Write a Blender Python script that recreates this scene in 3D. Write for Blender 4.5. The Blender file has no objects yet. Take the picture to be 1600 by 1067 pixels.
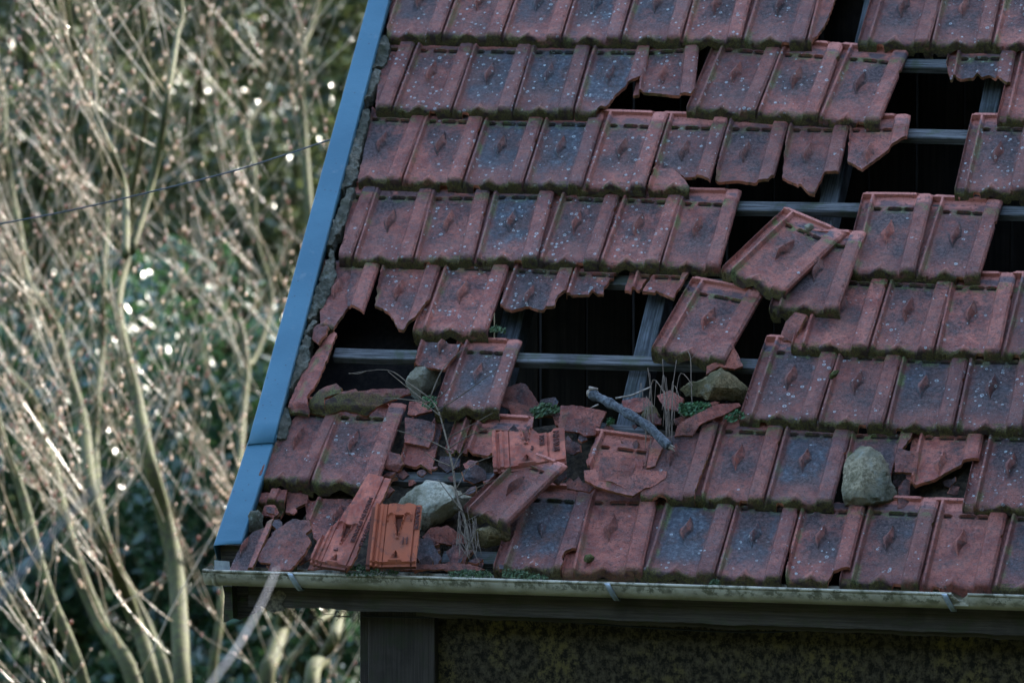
import bpy, bmesh, math, random
from mathutils import Vector, Matrix, noise
from mathutils.geometry import delaunay_2d_cdt
R = math.radians
sc = bpy.context.scene
col = sc.collection
# ------------------------------------------------------------------ camera
EZ = 3.0                                    # height of the eaves above the ground
YAW, PITCH = 0.246845570, 0.105897220
FPX = 10499.2
CAM = Vector((5.63471654, -19.6229177, 2.88505770 + EZ))
cy, sy, cp, sp = math.cos(YAW), math.sin(YAW), math.cos(PITCH), math.sin(PITCH)
FW = Vector((-sy * cp, cy * cp, -sp)); RT = Vector((cy, sy, 0)); UP = RT.cross(FW)
cam = bpy.data.cameras.new("camera"); camo = bpy.data.objects.new("camera", cam); col.objects.link(camo)
camo.matrix_world = Matrix.Translation(CAM) @ Matrix((RT, UP, -FW)).transposed().to_4x4()
cam.sensor_width = 36; cam.lens = FPX / 1600 * 36; cam.clip_start = 0.5; cam.clip_end = 2000
cam.dof.use_dof = True; cam.dof.focus_distance = 20.75; cam.dof.aperture_fstop = 4.8
sc.camera = camo
# ------------------------------------------------------------------ light
SUN_EL, SUN_AZ = 27, 28                   # degrees; azimuth from +Y, negative to the left
w = bpy.data.worlds.new("World"); sc.world = w; w.use_nodes = True
nt = w.node_tree; bg = nt.nodes["Background"]; sk = nt.nodes.new("ShaderNodeTexSky")
sk.sky_type = 'NISHITA'; sk.sun_disc = False; sk.sun_elevation = R(SUN_EL); sk.sun_rotation = R(SUN_AZ)
nt.links.new(sk.outputs[0], bg.inputs[0]); bg.inputs[1].default_value = 0.15
sd = Vector((math.sin(R(SUN_AZ)) * math.cos(R(SUN_EL)), math.cos(R(SUN_AZ)) * math.cos(R(SUN_EL)), math.sin(R(SUN_EL))))
sl = bpy.data.lights.new("sun", 'SUN'); sl.energy = 2.9; sl.angle = R(0.5); sl.color = (1, .93, .82)
so = bpy.data.objects.new("sun", sl); col.objects.link(so); so.location = sd * 50
so.rotation_euler = sd.to_track_quat('Z', 'Y').to_euler()
sc.view_settings.view_transform = 'Standard'; sc.view_settings.look = 'None'
sc.view_settings.exposure = 2.95; sc.view_settings.gamma = 1
sc.cycles.use_denoising = True
sc.cycles.sample_clamp_indirect = 6
# ------------------------------------------------------------------ coordinates
PHI = R(40)
RS = Vector((0, math.cos(PHI), math.sin(PHI))); RN = Vector((0, -math.sin(PHI), math.cos(PHI)))
O0 = Vector((0, 0, EZ))
def ray(px, py):
    return FW + RT * ((px - 800) / FPX) - UP * ((py - 533.5) / FPX)
def P(px, py, h=0.0):                       # point of the roof plane (raised by h) seen at that spot
    d = ray(px, py); t = ((O0 + RN * h) - CAM).dot(RN) / d.dot(RN); return CAM + d * t
def Qy(px, py, y):
    d = ray(px, py); return CAM + d * ((y - CAM.y) / d.y)
def Qd(px, py, dist):
    return CAM + ray(px, py) * dist
def roofuv(p):
    q = p - O0; return q.x, q.dot(RS), q.dot(RN)
def rp(x, s, h=0): return O0 + Vector((x, 0, 0)) + RS * s + RN * h
def n3(x, y, z=0): return noise.noise(Vector((x, y, z)))
# ------------------------------------------------------------------ object helpers
house = None
def tag(o, label=None, cat=None, group=None, kind=None):
    if label: o['label'] = label
    if cat: o['category'] = cat
    if group: o['group'] = group
    if kind: o['kind'] = kind
    return o
def mesh_obj(name, verts, faces, mats, parent=None, smooth=True, mw=None, fm=None, uv=None, me=None):
    if me is None:
        me = bpy.data.meshes.new(name); me.from_pydata([tuple(v) for v in verts], [], faces)
        for m in (mats if isinstance(mats, (list, tuple)) else [mats]): me.materials.append(m)
        if fm: me.polygons.foreach_set('material_index', fm)
        me.polygons.foreach_set('use_smooth', [smooth] * len(me.polygons))
        me.update()
    o = bpy.data.objects.new(name, me); col.objects.link(o)
    if parent:
        o.parent = parent
        if parent is house: o.matrix_parent_inverse = parent.matrix_world.inverted()
    if mw is not None: o.matrix_world = mw if not parent else parent.matrix_world.inverted() @ mw
    return o
def empty(name, loc=(0, 0, 0)):
    o = bpy.data.objects.new(name, None); o.empty_display_size = .1; col.objects.link(o)
    o.location = loc; bpy.context.view_layer.update(); return o
# ------------------------------------------------------------------ materials
class N:
    def __init__(s, name):
        s.m = bpy.data.materials.new(name); s.m.use_nodes = True; s.t = s.m.node_tree
        s.b = s.t.nodes["Principled BSDF"]; s.out = s.t.nodes["Material Output"]
    def n(s, ty, **k):
        x = s.t.nodes.new(ty)
        for a, v in k.items():
            if a.startswith('i_'): x.inputs[a[2:].replace('_', ' ')].default_value = v
            else: setattr(x, a, v)
        return x
    def l(s, a, b): s.t.links.new(a, b)
    def math(s, op, a, b=None, c=None, clamp=False):
        x = s.t.nodes.new('ShaderNodeMath'); x.operation = op; x.use_clamp = clamp
        for i, v in enumerate((a, b, c)):
            if v is None: continue
            if isinstance(v, (int, float)): x.inputs[i].default_value = v
            else: s.l(v, x.inputs[i])
        return x.outputs[0]
    def step(s, v, lo, hi):                 # smooth 0..1 ramp between lo and hi
        x = s.t.nodes.new('ShaderNodeMapRange'); x.interpolation_type = 'SMOOTHSTEP'
        s.l(v, x.inputs[0]); x.inputs[1].default_value = lo; x.inputs[2].default_value = hi
        return x.outputs[0]
    def mix(s, f, a, b):
        x = s.t.nodes.new('ShaderNodeMix'); x.data_type = 'RGBA'
        for i, v in ((0, f), (6, a), (7, b)):
            if isinstance(v, (int, float)): x.inputs[i].default_value = v
            elif isinstance(v, tuple): x.inputs[i].default_value = (*v, 1)
            else: s.l(v, x.inputs[i])
        return x.outputs[2]
    def noise(s, vec, scale, detail=4, rough=.6, out=0):
        x = s.n('ShaderNodeTexNoise'); x.inputs['Scale'].default_value = scale
        x.inputs['Detail'].default_value = detail; x.inputs['Roughness'].default_value = rough
        if vec is not None: s.l(vec, x.inputs['Vector'])
        return x.outputs[out]
    def vor(s, vec, scale, feature='F1', out='Distance'):
        x = s.n('ShaderNodeTexVoronoi', feature=feature); x.inputs['Scale'].default_value = scale
        s.l(vec, x.inputs['Vector']); return x.outputs[out]
    def bump(s, h, strength, dist):
        x = s.n('ShaderNodeBump'); x.inputs['Strength'].default_value = strength
        x.inputs['Distance'].default_value = dist; s.l(h, x.inputs['Height']); s.l(x.outputs[0], s.b.inputs['Normal'])
    def coord(s, rnd=True, mode='Object'):
        tc = s.n('ShaderNodeTexCoord').outputs[mode]
        if not rnd: return tc, tc
        oi = s.n('ShaderNodeObjectInfo'); s.oi = oi
        v = s.n('ShaderNodeVectorMath', operation='SCALE'); v.inputs[0].default_value = (37, 53, 71)
        s.l(oi.outputs['Random'], v.inputs['Scale'])
        a = s.n('ShaderNodeVectorMath', operation='ADD'); s.l(tc, a.inputs[0]); s.l(v.outputs[0], a.inputs[1])
        return tc, a.outputs[0]
def simple(name, c, rough=.8, metal=0, spec=.3, nscale=30, var=.35, bump=.0, bd=.002, c2=None, coordmode='Object'):
    k = N(name); tc, v = k.coord(mode=coordmode)
    f = k.noise(v, nscale, 6, .65)
    c2 = c2 or tuple(x * (1 - var) for x in c)
    k.l(k.mix(k.step(f, .35, .65), c2, c), k.b.inputs['Base Color'])
    k.b.inputs['Roughness'].default_value = rough; k.b.inputs['Metallic'].default_value = metal
    k.b.inputs['Specular IOR Level'].default_value = spec
    if bump: k.bump(k.noise(v, nscale * 2.5, 6, .7), bump, bd)
    return k.m
TL, TW, PITCHX = .387, .200, .205
def clay_material(name, under=False, broken=False):
    k = N(name); tc, v = k.coord()
    sep = k.n('ShaderNodeSeparateXYZ'); k.l(tc, sep.inputs[0]); X, Y, Z = sep.outputs
    colr = k.n('ShaderNodeSeparateColor'); k.l(k.oi.outputs['Color'], colr.inputs[0])
    A, M, L = colr.outputs; ALPHA = k.oi.outputs['Alpha']
    n1 = k.noise(v, 14, 8, .62); n2 = k.noise(v, 60, 6, .7); n3_ = k.noise(v, 240, 4, .7)
    red = k.mix(k.step(n1, .35, .68), (.20, .048, .032), (.49, .155, .100))
    redg = k.mix(k.step(n2, .46, .66), red, (.20, .080, .062))
    base = k.mix(ALPHA, (.30, .078, .034), redg)          # alpha 0 : orange unweathered clay
    if broken:
        g = k.mix(k.step(n2, .45, .66), (.38, .135, .080), (.08, .055, .032))
        g = k.mix(k.math('MULTIPLY', k.step(n1, .45, .6), M), g, (.055, .065, .02))
        k.l(g, k.b.inputs['Base Color']); k.b.inputs['Roughness'].default_value = .95
        k.bump(n3_, .8, .003); k.b.inputs['Specular IOR Level'].default_value = .1
        return k.m
    if under:
        g = k.mix(k.step(n2, .5, .75), base, k.mix(ALPHA, (.30, .06, .025), (.30, .12, .10)))
        g = k.mix(k.math('MULTIPLY', k.step(n1, .55, .72), M), g, (.09, .045, .03))
        g = k.mix(k.math('MULTIPLY', k.step(k.noise(v, 30, 8, .75), .52, .62), .6), g, (.085, .04, .03))
        g = k.mix(k.math('MULTIPLY', k.step(k.noise(v, 5, 6, .7), .48, .62), .45), g, (.14, .06, .04))
        g = k.mix(k.math('MULTIPLY', k.step(k.math('MULTIPLY', Z, -1.0), .004, .009), .7), g, (.05, .022, .016))
        k.l(g, k.b.inputs['Base Color']); k.b.inputs['Roughness'].default_value = .85
        k.bump(n3_, .25, .0015); k.b.inputs['Specular IOR Level'].default_value = .25
        return k.m
    tone = k.n('ShaderNodeHueSaturation'); k.l(redg, tone.inputs['Color']); k.l(k.math('ADD', .58, k.math('MULTIPLY', k.oi.outputs['Random'], .62)), tone.inputs['Value']); redg = tone.outputs[0]
    redg = k.mix(k.math('MULTIPLY', k.step(Y, TL - .058, TL - .040), ALPHA), redg, (.46, .165, .12))
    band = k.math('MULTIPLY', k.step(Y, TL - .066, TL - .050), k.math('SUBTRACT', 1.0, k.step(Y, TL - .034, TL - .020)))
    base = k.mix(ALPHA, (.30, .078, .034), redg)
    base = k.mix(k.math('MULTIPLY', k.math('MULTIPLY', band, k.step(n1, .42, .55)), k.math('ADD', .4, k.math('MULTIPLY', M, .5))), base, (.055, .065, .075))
    # grime over the exposed face (fades out at the head, which the tile above covered); ribs and the swell above the nose are washed cleaner
    expo = k.math('SUBTRACT', 1.0, k.step(k.math('ADD', Y, k.math('MULTIPLY', n2, .018)), TL - .062, TL - .045))
    wx = k.math('ADD', X, k.math('MULTIPLY', k.math('SUBTRACT', k.noise(v, 28, 5, .6), .5), .05))
    pan = k.math('MULTIPLY', k.step(wx, .010, .035), k.math('SUBTRACT', 1.0, k.step(wx, .132, .158)))
    wy = k.math('ADD', Y, k.math('MULTIPLY', k.math('SUBTRACT', k.noise(v, 11, 5, .6), .5), .16))
    swell = k.step(wy, .035, .13)
    big = k.noise(v, 6, 6, .6)
    amount = k.math('ADD', k.math('ADD', .16, k.math('MULTIPLY', A, 1.25)), k.math('MULTIPLY', k.math('SUBTRACT', big, .5), 2.6))
    amount = k.math('ADD', amount, k.math('MULTIPLY', k.math('SUBTRACT', n2, .5), 1.1))
    amount = k.math('MULTIPLY', k.step(amount, .05, .95), k.math('ADD', .34, k.math('MULTIPLY', k.math('MULTIPLY', pan, swell), .66)))
    bossm = k.math('MULTIPLY', k.step(Z, .006, .012), pan)
    amount = k.math('MULTIPLY', k.math('MULTIPLY', amount, expo), k.math('SUBTRACT', 1.0, k.math('MULTIPLY', bossm, .55)))
    n5 = k.noise(v, 95, 5, .65)
    grim = k.mix(k.step(n5, .40, .62), (.018, .016, .017), (.085, .060, .056))
    c = k.mix(k.math('MULTIPLY', amount, .95), base, grim)
    c = k.mix(k.math('MULTIPLY', k.math('MULTIPLY', k.step(n1, .50, .64), expo), .55), c, (.10, .050, .042))
    # fine dark pores and pale grit
    pores = k.math('MAXIMUM', k.math('MULTIPLY', k.step(k.noise(v, 330, 3, .6), .56, .64), .6), k.math('MULTIPLY', k.step(k.noise(v, 130, 4, .6), .60, .66), .7))
    c = k.mix(pores, c, (.030, .020, .022))
    c = k.mix(k.math('MULTIPLY', k.step(k.noise(v, 210, 3, .6), .60, .66), k.math('MULTIPLY', expo, .22)), c, (.36, .25, .24))
    # blue-grey film lying in the pan of the worst tiles
    crust = k.math('MULTIPLY', k.step(k.math('ADD', A, k.math('MULTIPLY', k.math('SUBTRACT', big, .5), .9)), .50, .85), k.math('MULTIPLY', k.step(k.math('ADD', k.noise(v, 9, 6, .65), k.math('MULTIPLY', n2, .3)), .55, .72), k.math('MULTIPLY', expo, k.math('ADD', .25, k.math('MULTIPLY', k.math('MULTIPLY', pan, swell), .75)))))
    cr = k.mix(k.step(k.noise(v, 75, 6, .72), .44, .66), (.034, .044, .056), (.125, .15, .168))
    c = k.mix(k.math('MULTIPLY', crust, .85), c, cr)
    # lichen rosettes
    d = k.vor(v, 62); dc = k.n('ShaderNodeSeparateColor'); k.l(k.vor(v, 62, out='Color'), dc.inputs[0])
    rad = k.math('MULTIPLY', k.math('POWER', dc.outputs[0], 2.2), .40)
    dot = k.math('MULTIPLY', k.math('LESS_THAN', d, rad), k.math('ADD', .30, k.math('MULTIPLY', k.math('LESS_THAN', k.math('MULTIPLY', rad, .55), d), .70)))
    clus = k.step(k.math('ADD', k.noise(v, 13, 3, .5), k.math('MULTIPLY', L, .34)), .64, .72)
    dot = k.math('MULTIPLY', k.math('MULTIPLY', dot, clus), expo)
    dot2 = k.math('MULTIPLY', k.math('MULTIPLY', k.step(k.vor(v, 170), .30, .16), k.step(k.noise(v, 26, 3, .5), .5, .62)), k.math('MULTIPLY', L, expo))
    ring = k.mix(k.step(k.noise(v, 300, 3, .6), .35, .6), (.17, .20, .19), (.46, .50, .49))
    c = k.mix(k.math('MULTIPLY', dot, .8), c, ring)
    c = k.mix(k.math('MULTIPLY', dot2, .4), c, (.34, .37, .37))
    # moss: on the nose, below the ledges and along the left rib
    mv = k.math('MULTIPLY', k.math('SUBTRACT', k.noise(v, 16, 4, .6), .5), .075)
    nose = k.math('SUBTRACT', 1.0, k.step(k.math('ADD', k.math('ADD', Y, mv), k.math('MULTIPLY', k.math('SUBTRACT', n2, .5), .03)), .002, .022))
    zlow = k.math('SUBTRACT', 1.0, k.step(k.math('ADD', Z, k.math('ADD', mv, k.math('MULTIPLY', k.math('SUBTRACT', n2, .5), .03))), -.016, .004))
    nose = k.math('MULTIPLY', k.math('MAXIMUM', nose, k.math('MULTIPLY', zlow, k.math('LESS_THAN', Y, .03))), k.step(M, .0, .5))
    ledge = k.math('MULTIPLY', k.step(Y, TL - .105, TL - .078), k.math('SUBTRACT', 1.0, k.step(Y, TL - .062, TL - .05)))
    ledge = k.math('MULTIPLY', k.math('MULTIPLY', ledge, k.step(k.noise(v, 35, 4, .6), .44, .60)), M)
    rib = k.math('MULTIPLY', k.step(X, .006, .011), k.math('SUBTRACT', 1.0, k.step(k.math('SUBTRACT', X, k.math('MULTIPLY', n2, .02)), .010, .020)))
    rib = k.math('MULTIPLY', k.math('MULTIPLY', rib, k.step(k.noise(v, 9, 3, .5), .50, .64)), k.math('MULTIPLY', M, expo))
    mossc = k.mix(k.step(n3_, .35, .65), (.020, .014, .006), (.125, .112, .018))
    mossc = k.mix(k.step(k.noise(v, 30, 3, .6), .5, .62), mossc, (.030, .018, .010))
    c = k.mix(k.math('MULTIPLY', nose, k.math('SUBTRACT', .93, k.math('MULTIPLY', k.step(Z, .006, .014), .5))), c, mossc)
    c = k.mix(k.math('MULTIPLY', k.math('MAXIMUM', ledge, rib), .8), c, k.mix(k.step(n3_, .4, .6), (.05, .06, .02), (.15, .20, .055)))
    k.b.inputs['Roughness'].default_value = .6; k.b.inputs['Specular IOR Level'].default_value = .28
    hh = k.math('ADD', k.math('MULTIPLY', n3_, .5), k.math('ADD', k.math('MULTIPLY', n2, .8), k.math('MULTIPLY', nose, n3_)))
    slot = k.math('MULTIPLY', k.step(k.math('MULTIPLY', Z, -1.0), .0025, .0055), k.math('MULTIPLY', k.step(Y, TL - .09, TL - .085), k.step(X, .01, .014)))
    c = k.mix(k.math('MULTIPLY', slot, .9), c, (.022, .016, .010))  # dark brown dirt in the slots, painted in to deepen their shade too
    hh = k.math('SUBTRACT', k.math('ADD', hh, k.math('MULTIPLY', dot, .3)), pores)
    k.l(c, k.b.inputs['Base Color']); k.bump(hh, 1.0, .004)
    return k.m
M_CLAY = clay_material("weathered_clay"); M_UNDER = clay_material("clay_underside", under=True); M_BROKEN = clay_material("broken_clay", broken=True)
def wood_material(name, dark, light, moss=0.0, axis=0, sc_=1.0):
    k = N(name); tc, v = k.coord()
    mp = k.n('ShaderNodeMapping'); k.l(v, mp.inputs[0])
    s = [160 * sc_, 160 * sc_, 160 * sc_]; s[axis] = 5 * sc_
    if axis == 1: s[2] = 5
    mp.inputs['Scale'].default_value = s
    f = k.noise(mp.outputs[0], 1, 6, .7); g = k.noise(v, 9, 5, .6)
    c = k.mix(k.step(f, .34, .66), dark, light)
    c = k.mix(k.math('MULTIPLY', k.step(g, .45, .68), .55), c, tuple(x * .45 for x in dark))
    if moss: c = k.mix(k.math('MULTIPLY', k.step(k.noise(v, 18, 5, .6), .5, .62), moss), c, (.05, .07, .02))
    k.l(c, k.b.inputs['Base Color']); k.b.inputs['Roughness'].default_value = .85
    k.b.inputs['Specular IOR Level'].default_value = .2; k.bump(f, .5, .003); return k.m
M_WOOD = wood_material("grey_timber", (.028, .028, .027), (.14, .14, .137), .3)
M_WOODY = wood_material("grey_rafter", (.025, .028, .030), (.105, .115, .12), .1, axis=1)
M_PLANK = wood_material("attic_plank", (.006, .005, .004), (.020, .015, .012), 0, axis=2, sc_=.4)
M_FASCIA = wood_material("painted_fascia", (.038, .031, .023), (.070, .058, .044), .2)
M_POST = wood_material("painted_post", (.030, .024, .019), (.052, .042, .033), .15, axis=2)
def trim_material():
    k = N("blue_metal"); tc, v = k.coord(False)  # metal given a blue base colour
    n = k.noise(v, 120, 4, .6); g = k.noise(v, 3, 4, .5)
    c = k.mix(k.step(g, .35, .65), (.026, .098, .142), (.038, .122, .170))
    sp = k.math('MULTIPLY', k.step(k.vor(v, 45), .16, .10), k.step(k.noise(v, 4, 3, .6), .44, .55))
    c = k.mix(k.math('MULTIPLY', sp, .8), c, (.03, .05, .07))
    c = k.mix(k.math('MULTIPLY', k.step(k.noise(v, 14, 6, .75), .58, .7), .35), c, (.13, .17, .19))
    k.l(c, k.b.inputs['Base Color']); k.b.inputs['Roughness'].default_value = .55
    k.b.inputs['Specular IOR Level'].default_value = .35; k.bump(k.math('ADD', k.math('MULTIPLY', n, .15), k.noise(v, 7, 3, .5)), .35, .01); return k.m
M_TRIM = trim_material()
def zinc_material():
    k = N("stained_gutter"); tc, v = k.coord(False)
    sep = k.n('ShaderNodeSeparateXYZ'); k.l(tc, sep.inputs[0])
    n = k.noise(v, 40, 6, .7); g = k.noise(v, 5, 5, .6)
    c = k.mix(k.step(g, .35, .65), (.27, .24, .17), (.41, .37, .275))
    mp = k.n('ShaderNodeMapping'); k.l(v, mp.inputs[0]); mp.inputs['Scale'].default_value = (1, 1, .35)
    top = k.step(sep.outputs[2], -.034, -.018)
    st = k.math('MULTIPLY', k.step(k.noise(v, 30, 8, .8), .47, .54), k.math('MULTIPLY', top, k.step(k.noise(v, 7, 4, .6), .40, .52)))
    c = k.mix(k.math('MULTIPLY', st, .85), c, (.055, .05, .022))
    c = k.mix(k.math('MULTIPLY', k.step(k.noise(v, 11, 5, .6), .5, .66), .45), c, (.13, .125, .06))
    k.l(c, k.b.inputs['Base Color']); k.b.inputs['Roughness'].default_value = .6; k.bump(n, .2, .001)
    k.b.inputs['Specular IOR Level'].default_value = .4; return k.m
M_ZINC = zinc_material()
M_STEEL = simple("galvanised_metal", (.36, .40, .42), .45, .5, nscale=25)
def wall_material():
    k = N("mossy_render"); tc, v = k.coord(False)
    mp = k.n('ShaderNodeMapping'); k.l(v, mp.inputs[0]); mp.inputs['Scale'].default_value = (1, 1, .8)
    a = k.noise(mp.outputs[0], 4.5, 8, .72); b = k.noise(mp.outputs[0], 42, 8, .8)
    c = k.mix(k.step(b, .42, .6), (.018, .015, .010), (.090, .072, .042))
    c = k.mix(k.math('MULTIPLY', k.step(a, .46, .60), k.step(b, .44, .6)), c, (.14, .11, .036))
    k.l(c, k.b.inputs['Base Color']); k.b.inputs['Roughness'].default_value = .95; k.b.inputs['Specular IOR Level'].default_value = .1
    k.bump(b, 1, .012); return k.m
M_WALL = wall_material()
def stone_material(name, c1, c2, c3):
    k = N(name); tc, v = k.coord()
    a = k.noise(v, 7, 7, .65); b = k.noise(v, 90, 6, .75); d = k.noise(v, 22, 6, .7)
    c = k.mix(k.step(b, .38, .62), c1, c2)
    c = k.mix(k.step(a, .42, .6), c, k.mix(k.step(b, .4, .6), c3, tuple(x * .55 for x in c3)))
    c = k.mix(k.math('MULTIPLY', k.step(d, .55, .68), .5), c, (.30, .32, .27))
    c = k.mix(k.math('MULTIPLY', k.step(k.noise(v, 12, 4, .6), .54, .66), .6), c, (.05, .05, .022))
    k.l(c, k.b.inputs['Base Color']); k.b.inputs['Roughness'].default_value = .93; k.b.inputs['Specular IOR Level'].default_value = .2
    k.bump(k.math('ADD', b, k.math('MULTIPLY', d, 2)), 1.0, .010); return k.m
M_STONE = stone_material("field_stone", (.15, .125, .075), (.37, .31, .20), (.22, .21, .15))
M_STONEP = stone_material("pale_stone", (.20, .185, .13), (.46, .43, .33), (.30, .275, .19))
M_STONEO = stone_material("ochre_stone", (.10, .075, .035), (.24, .18, .09), (.13, .11, .05))
M_MORTAR = stone_material("lime_mortar", (.075, .070, .050), (.20, .185, .14), (.09, .09, .065))
M_MORTAR2 = stone_material("sandy_mortar", (.15, .135, .09), (.33, .30, .22), (.20, .18, .12))
M_BARK = simple("lichened_bark", (.105, .115, .12), .9, 0, nscale=90, bump=.8, bd=.004, c2=(.025, .027, .03))
M_DEAD = simple("pale_dead_wood", (.34, .29, .23), .8, nscale=60, c2=(.16, .12, .09))
M_STRAW = simple("dry_straw", (.17, .125, .09), .85, nscale=40)
M_TWIGR = simple("olive_twig", (.13, .10, .065), .8, nscale=60, c2=(.06, .045, .03))
M_GREEN = simple("fresh_green", (.07, .15, .055), .7, nscale=60, c2=(.03, .07, .03))
M_GREENB = simple("sedum_green", (.085, .135, .055), .7, nscale=60, c2=(.03, .05, .025))
M_MOSS = simple("moss_cushion", (.10, .10, .03), .95, nscale=120, bump=1, bd=.004, c2=(.03, .03, .01))
M_SOIL = simple("dark_soil", (.075, .055, .035), .95, nscale=50, bump=1, bd=.01, c2=(.022, .018, .012))
M_CABLE = simple("black_cable", (.02, .02, .02), .6, nscale=20)
M_WIRE = simple("grey_wire", (.07, .08, .09), .5, .3, nscale=80)
M_STEM = simple("silver_stem", (.15, .165, .20), .7, nscale=20)
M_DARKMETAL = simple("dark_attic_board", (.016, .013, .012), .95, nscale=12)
M_TRUNK = simple("olive_trunk_bark", (.058, .064, .020), .7, nscale=25, bump=.4, bd=.004, c2=(.035, .033, .016), spec=.08)
M_TWIG = simple("sunlit_twig_bark", (.60, .47, .31), .28, nscale=14, c2=(.26, .20, .11), spec=.6)
def bud_material():
    k = N("pale_brown_bud"); tc, v = k.coord(); g = k.n('ShaderNodeNewGeometry')
    c = k.mix(k.step(g.outputs['Random Per Island'], .45, .6), (.30, .15, .11), (.72, .60, .48)); k.l(c, k.b.inputs['Base Color'])
    k.b.inputs['Roughness'].default_value = .25; tr = k.n('ShaderNodeBsdfTranslucent'); k.l(c, tr.inputs[0]); mx = k.n('ShaderNodeMixShader'); mx.inputs[0].default_value = .55
    k.l(k.b.outputs[0], mx.inputs[1]); k.l(tr.outputs[0], mx.inputs[2]); k.l(mx.outputs[0], k.out.inputs[0]); return k.m
M_BUD = bud_material()
def leaf_material(name, c1, c2, rough):
    k = N(name); g = k.n('ShaderNodeNewGeometry')
    c = k.mix(g.outputs['Random Per Island'], c1, c2); k.l(c, k.b.inputs['Base Color'])
    k.b.inputs['Roughness'].default_value = rough; k.b.inputs['Specular IOR Level'].default_value = .6
    tr = k.n('ShaderNodeBsdfTranslucent'); k.l(c, tr.inputs[0]); mx = k.n('ShaderNodeMixShader'); mx.inputs[0].default_value = .3
    k.l(k.b.outputs[0], mx.inputs[1]); k.l(tr.outputs[0], mx.inputs[2]); k.l(mx.outputs[0], k.out.inputs[0]); return k.m
M_LEAF = leaf_material("evergreen_leaf", (.016, .042, .018), (.035, .078, .028), .26)
M_LEAF2 = leaf_material("ivy_leaf", (.05, .065, .035), (.11, .105, .065), .34)
M_LEAF3 = leaf_material("olive_leaf", (.045, .065, .025), (.10, .12, .045), .24)
M_GROUND = simple("meadow", (.028, .038, .016), .95, nscale=.6, c2=(.016, .022, .011), coordmode='Object')
# ------------------------------------------------------------------ tile shape
def ss(a, b, x):
    t = max(0, min(1, (x - a) / (b - a))); return t * t * (3 - 2 * t)
def boss_h(x, y):
    t = abs((y - .200) / .066)
    if t >= 1: return 0
    wd = .0215 * (1 - t) ** 1.5 + 1e-5; cx = .084 + .004 * math.sin((y - .205) * 60)
    return min(.022, .033 * (1 - t) ** .9) * max(0, 1 - abs(x - cx) / wd) ** .9
def top_z(x, y, boss=True):
    v = TL - y
    if x < -.001: z = -.010 + .013 * (1 - ss(-.0265, -.0235, x))
    elif x < .005: z = -.010 + .023 * ss(.002, .005, x)
    elif x < .012: z = .013
    elif x < .019: z = .013 * (1 - ss(.0115, .019, x))
    elif x < .146: z = .0008 * math.cos((x - .08) * 40)
    elif x < .155: z = .0145 * ss(.146, .1545, x)
    else: z = .0145 + .0012 * math.sin((x - .155) / .045 * math.pi) - .006 * ss(.193, .2, x)
    fade = ss(0, .07, v)
    if -.003 <= x < .19:
        for a, b in ((.020, .046), (.064, .106), (.122, .144)):       # ledges with a slot under them
            if a < x < b:
                z += .0055 * ss(.060, .064, v) * (1 - ss(.0675, .0685, v)) - .0075 * ss(.0675, .0695, v) * (1 - ss(.078, .082, v))
    if v < .011 and -.026 < x < .150: z = max(z, .013)               # head rim
    if .150 <= x and v < .016: z -= .006
    if v < .057: z -= .002
    if boss and x > .016 and x < .146: z += boss_h(x, y)
    q = (.052 - y) / .052                                             # pyramid on the nose
    if q > 0:
        wd = .036 * q + 1e-5; z += .024 * q ** .7 * max(0, 1 - abs(x - .087) / wd)
    if y < .020:
        a = (.020 - y) / .020; z -= .018 * (1 - math.sqrt(max(0, 1 - a * a))) + (.017 if y < .0006 else 0)
        if y < .0006 and .055 < x < .125: z += .005
    return z
def under_z(x, y):
    z = 0
    if x < -.012: z -= .010
    if -.012 <= x < .006: z += .012 * ss(-.012, -.010, x) * (1 - ss(.0, .004, x))
    if .012 < x < .020: z += .006
    if .036 < x < .0405: z -= .005
    if .149 < x < .153: z -= .005
    if y < .012: z -= .006
    if abs(y - .012) < .003 and x > 0: z += .004
    # shaped recess with raised outline
    cx = .088
    if .090 < y < .170:
        t = (y - .090) / .080; hw = .003 + .018 * t ** 1.2
        d = abs(x - cx)
        if d < hw - .003 and t > .1: z -= .009 + .006 * t
        elif d < hw + .002: z += .006
    if .150 <= y < .185:
        for c in (.056, .122):
            rr = math.hypot((x - c) / .016, (y - .160) / .020)
            if .78 < rr < 1.1: z += .006
    if .015 < y < .050:
        t = (y - .015) / .035; hw = .027 * (1 - t)
        d = abs(x - cx)
        if d < hw: z += -.012 * (1 - d / max(hw, 1e-4)) ** .6 if y > .022 else .008
    return z
XS = [-.028, -.0265, -.0235, -.020, -.010, -.0045, -.001, .002, .005, .0085, .0115, .015, .019, .022, .028, .037, .046, .055, .063, .069, .074, .079, .084, .089, .094,
      .099, .105, .113, .122, .130, .138, .144, .147, .151, .1545, .162, .170, .178, .186, .193, .197, .200]
YS = [0, .0005, .001, .003, .006, .010, .015, .020, .025, .030, .036, .042, .047, .055, .07, .09, .11, .13, .145, .155, .163, .17, .177, .184, .191, .198, .205, .212,
      .219, .226, .233, .241, .251, .262, .275, .285, .295, .302, .306, .3075, .3095, .3115, .3135, .3178, .3195, .3235, .3265, .330, .340, .355, .365, .371, .3755, .3765, .382, .387]
FULL = [(-.028, 0), (.2, 0), (.2, TL), (-.028, TL)]
def inpoly(x, y, p):
    c = False; j = len(p) - 1
    for i in range(len(p)):
        xi, yi = p[i]; xj, yj = p[j]
        if (yi > y) != (yj > y) and x < (xj - xi) * (y - yi) / (yj - yi) + xi: c = not c
        j = i
    return c
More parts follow.
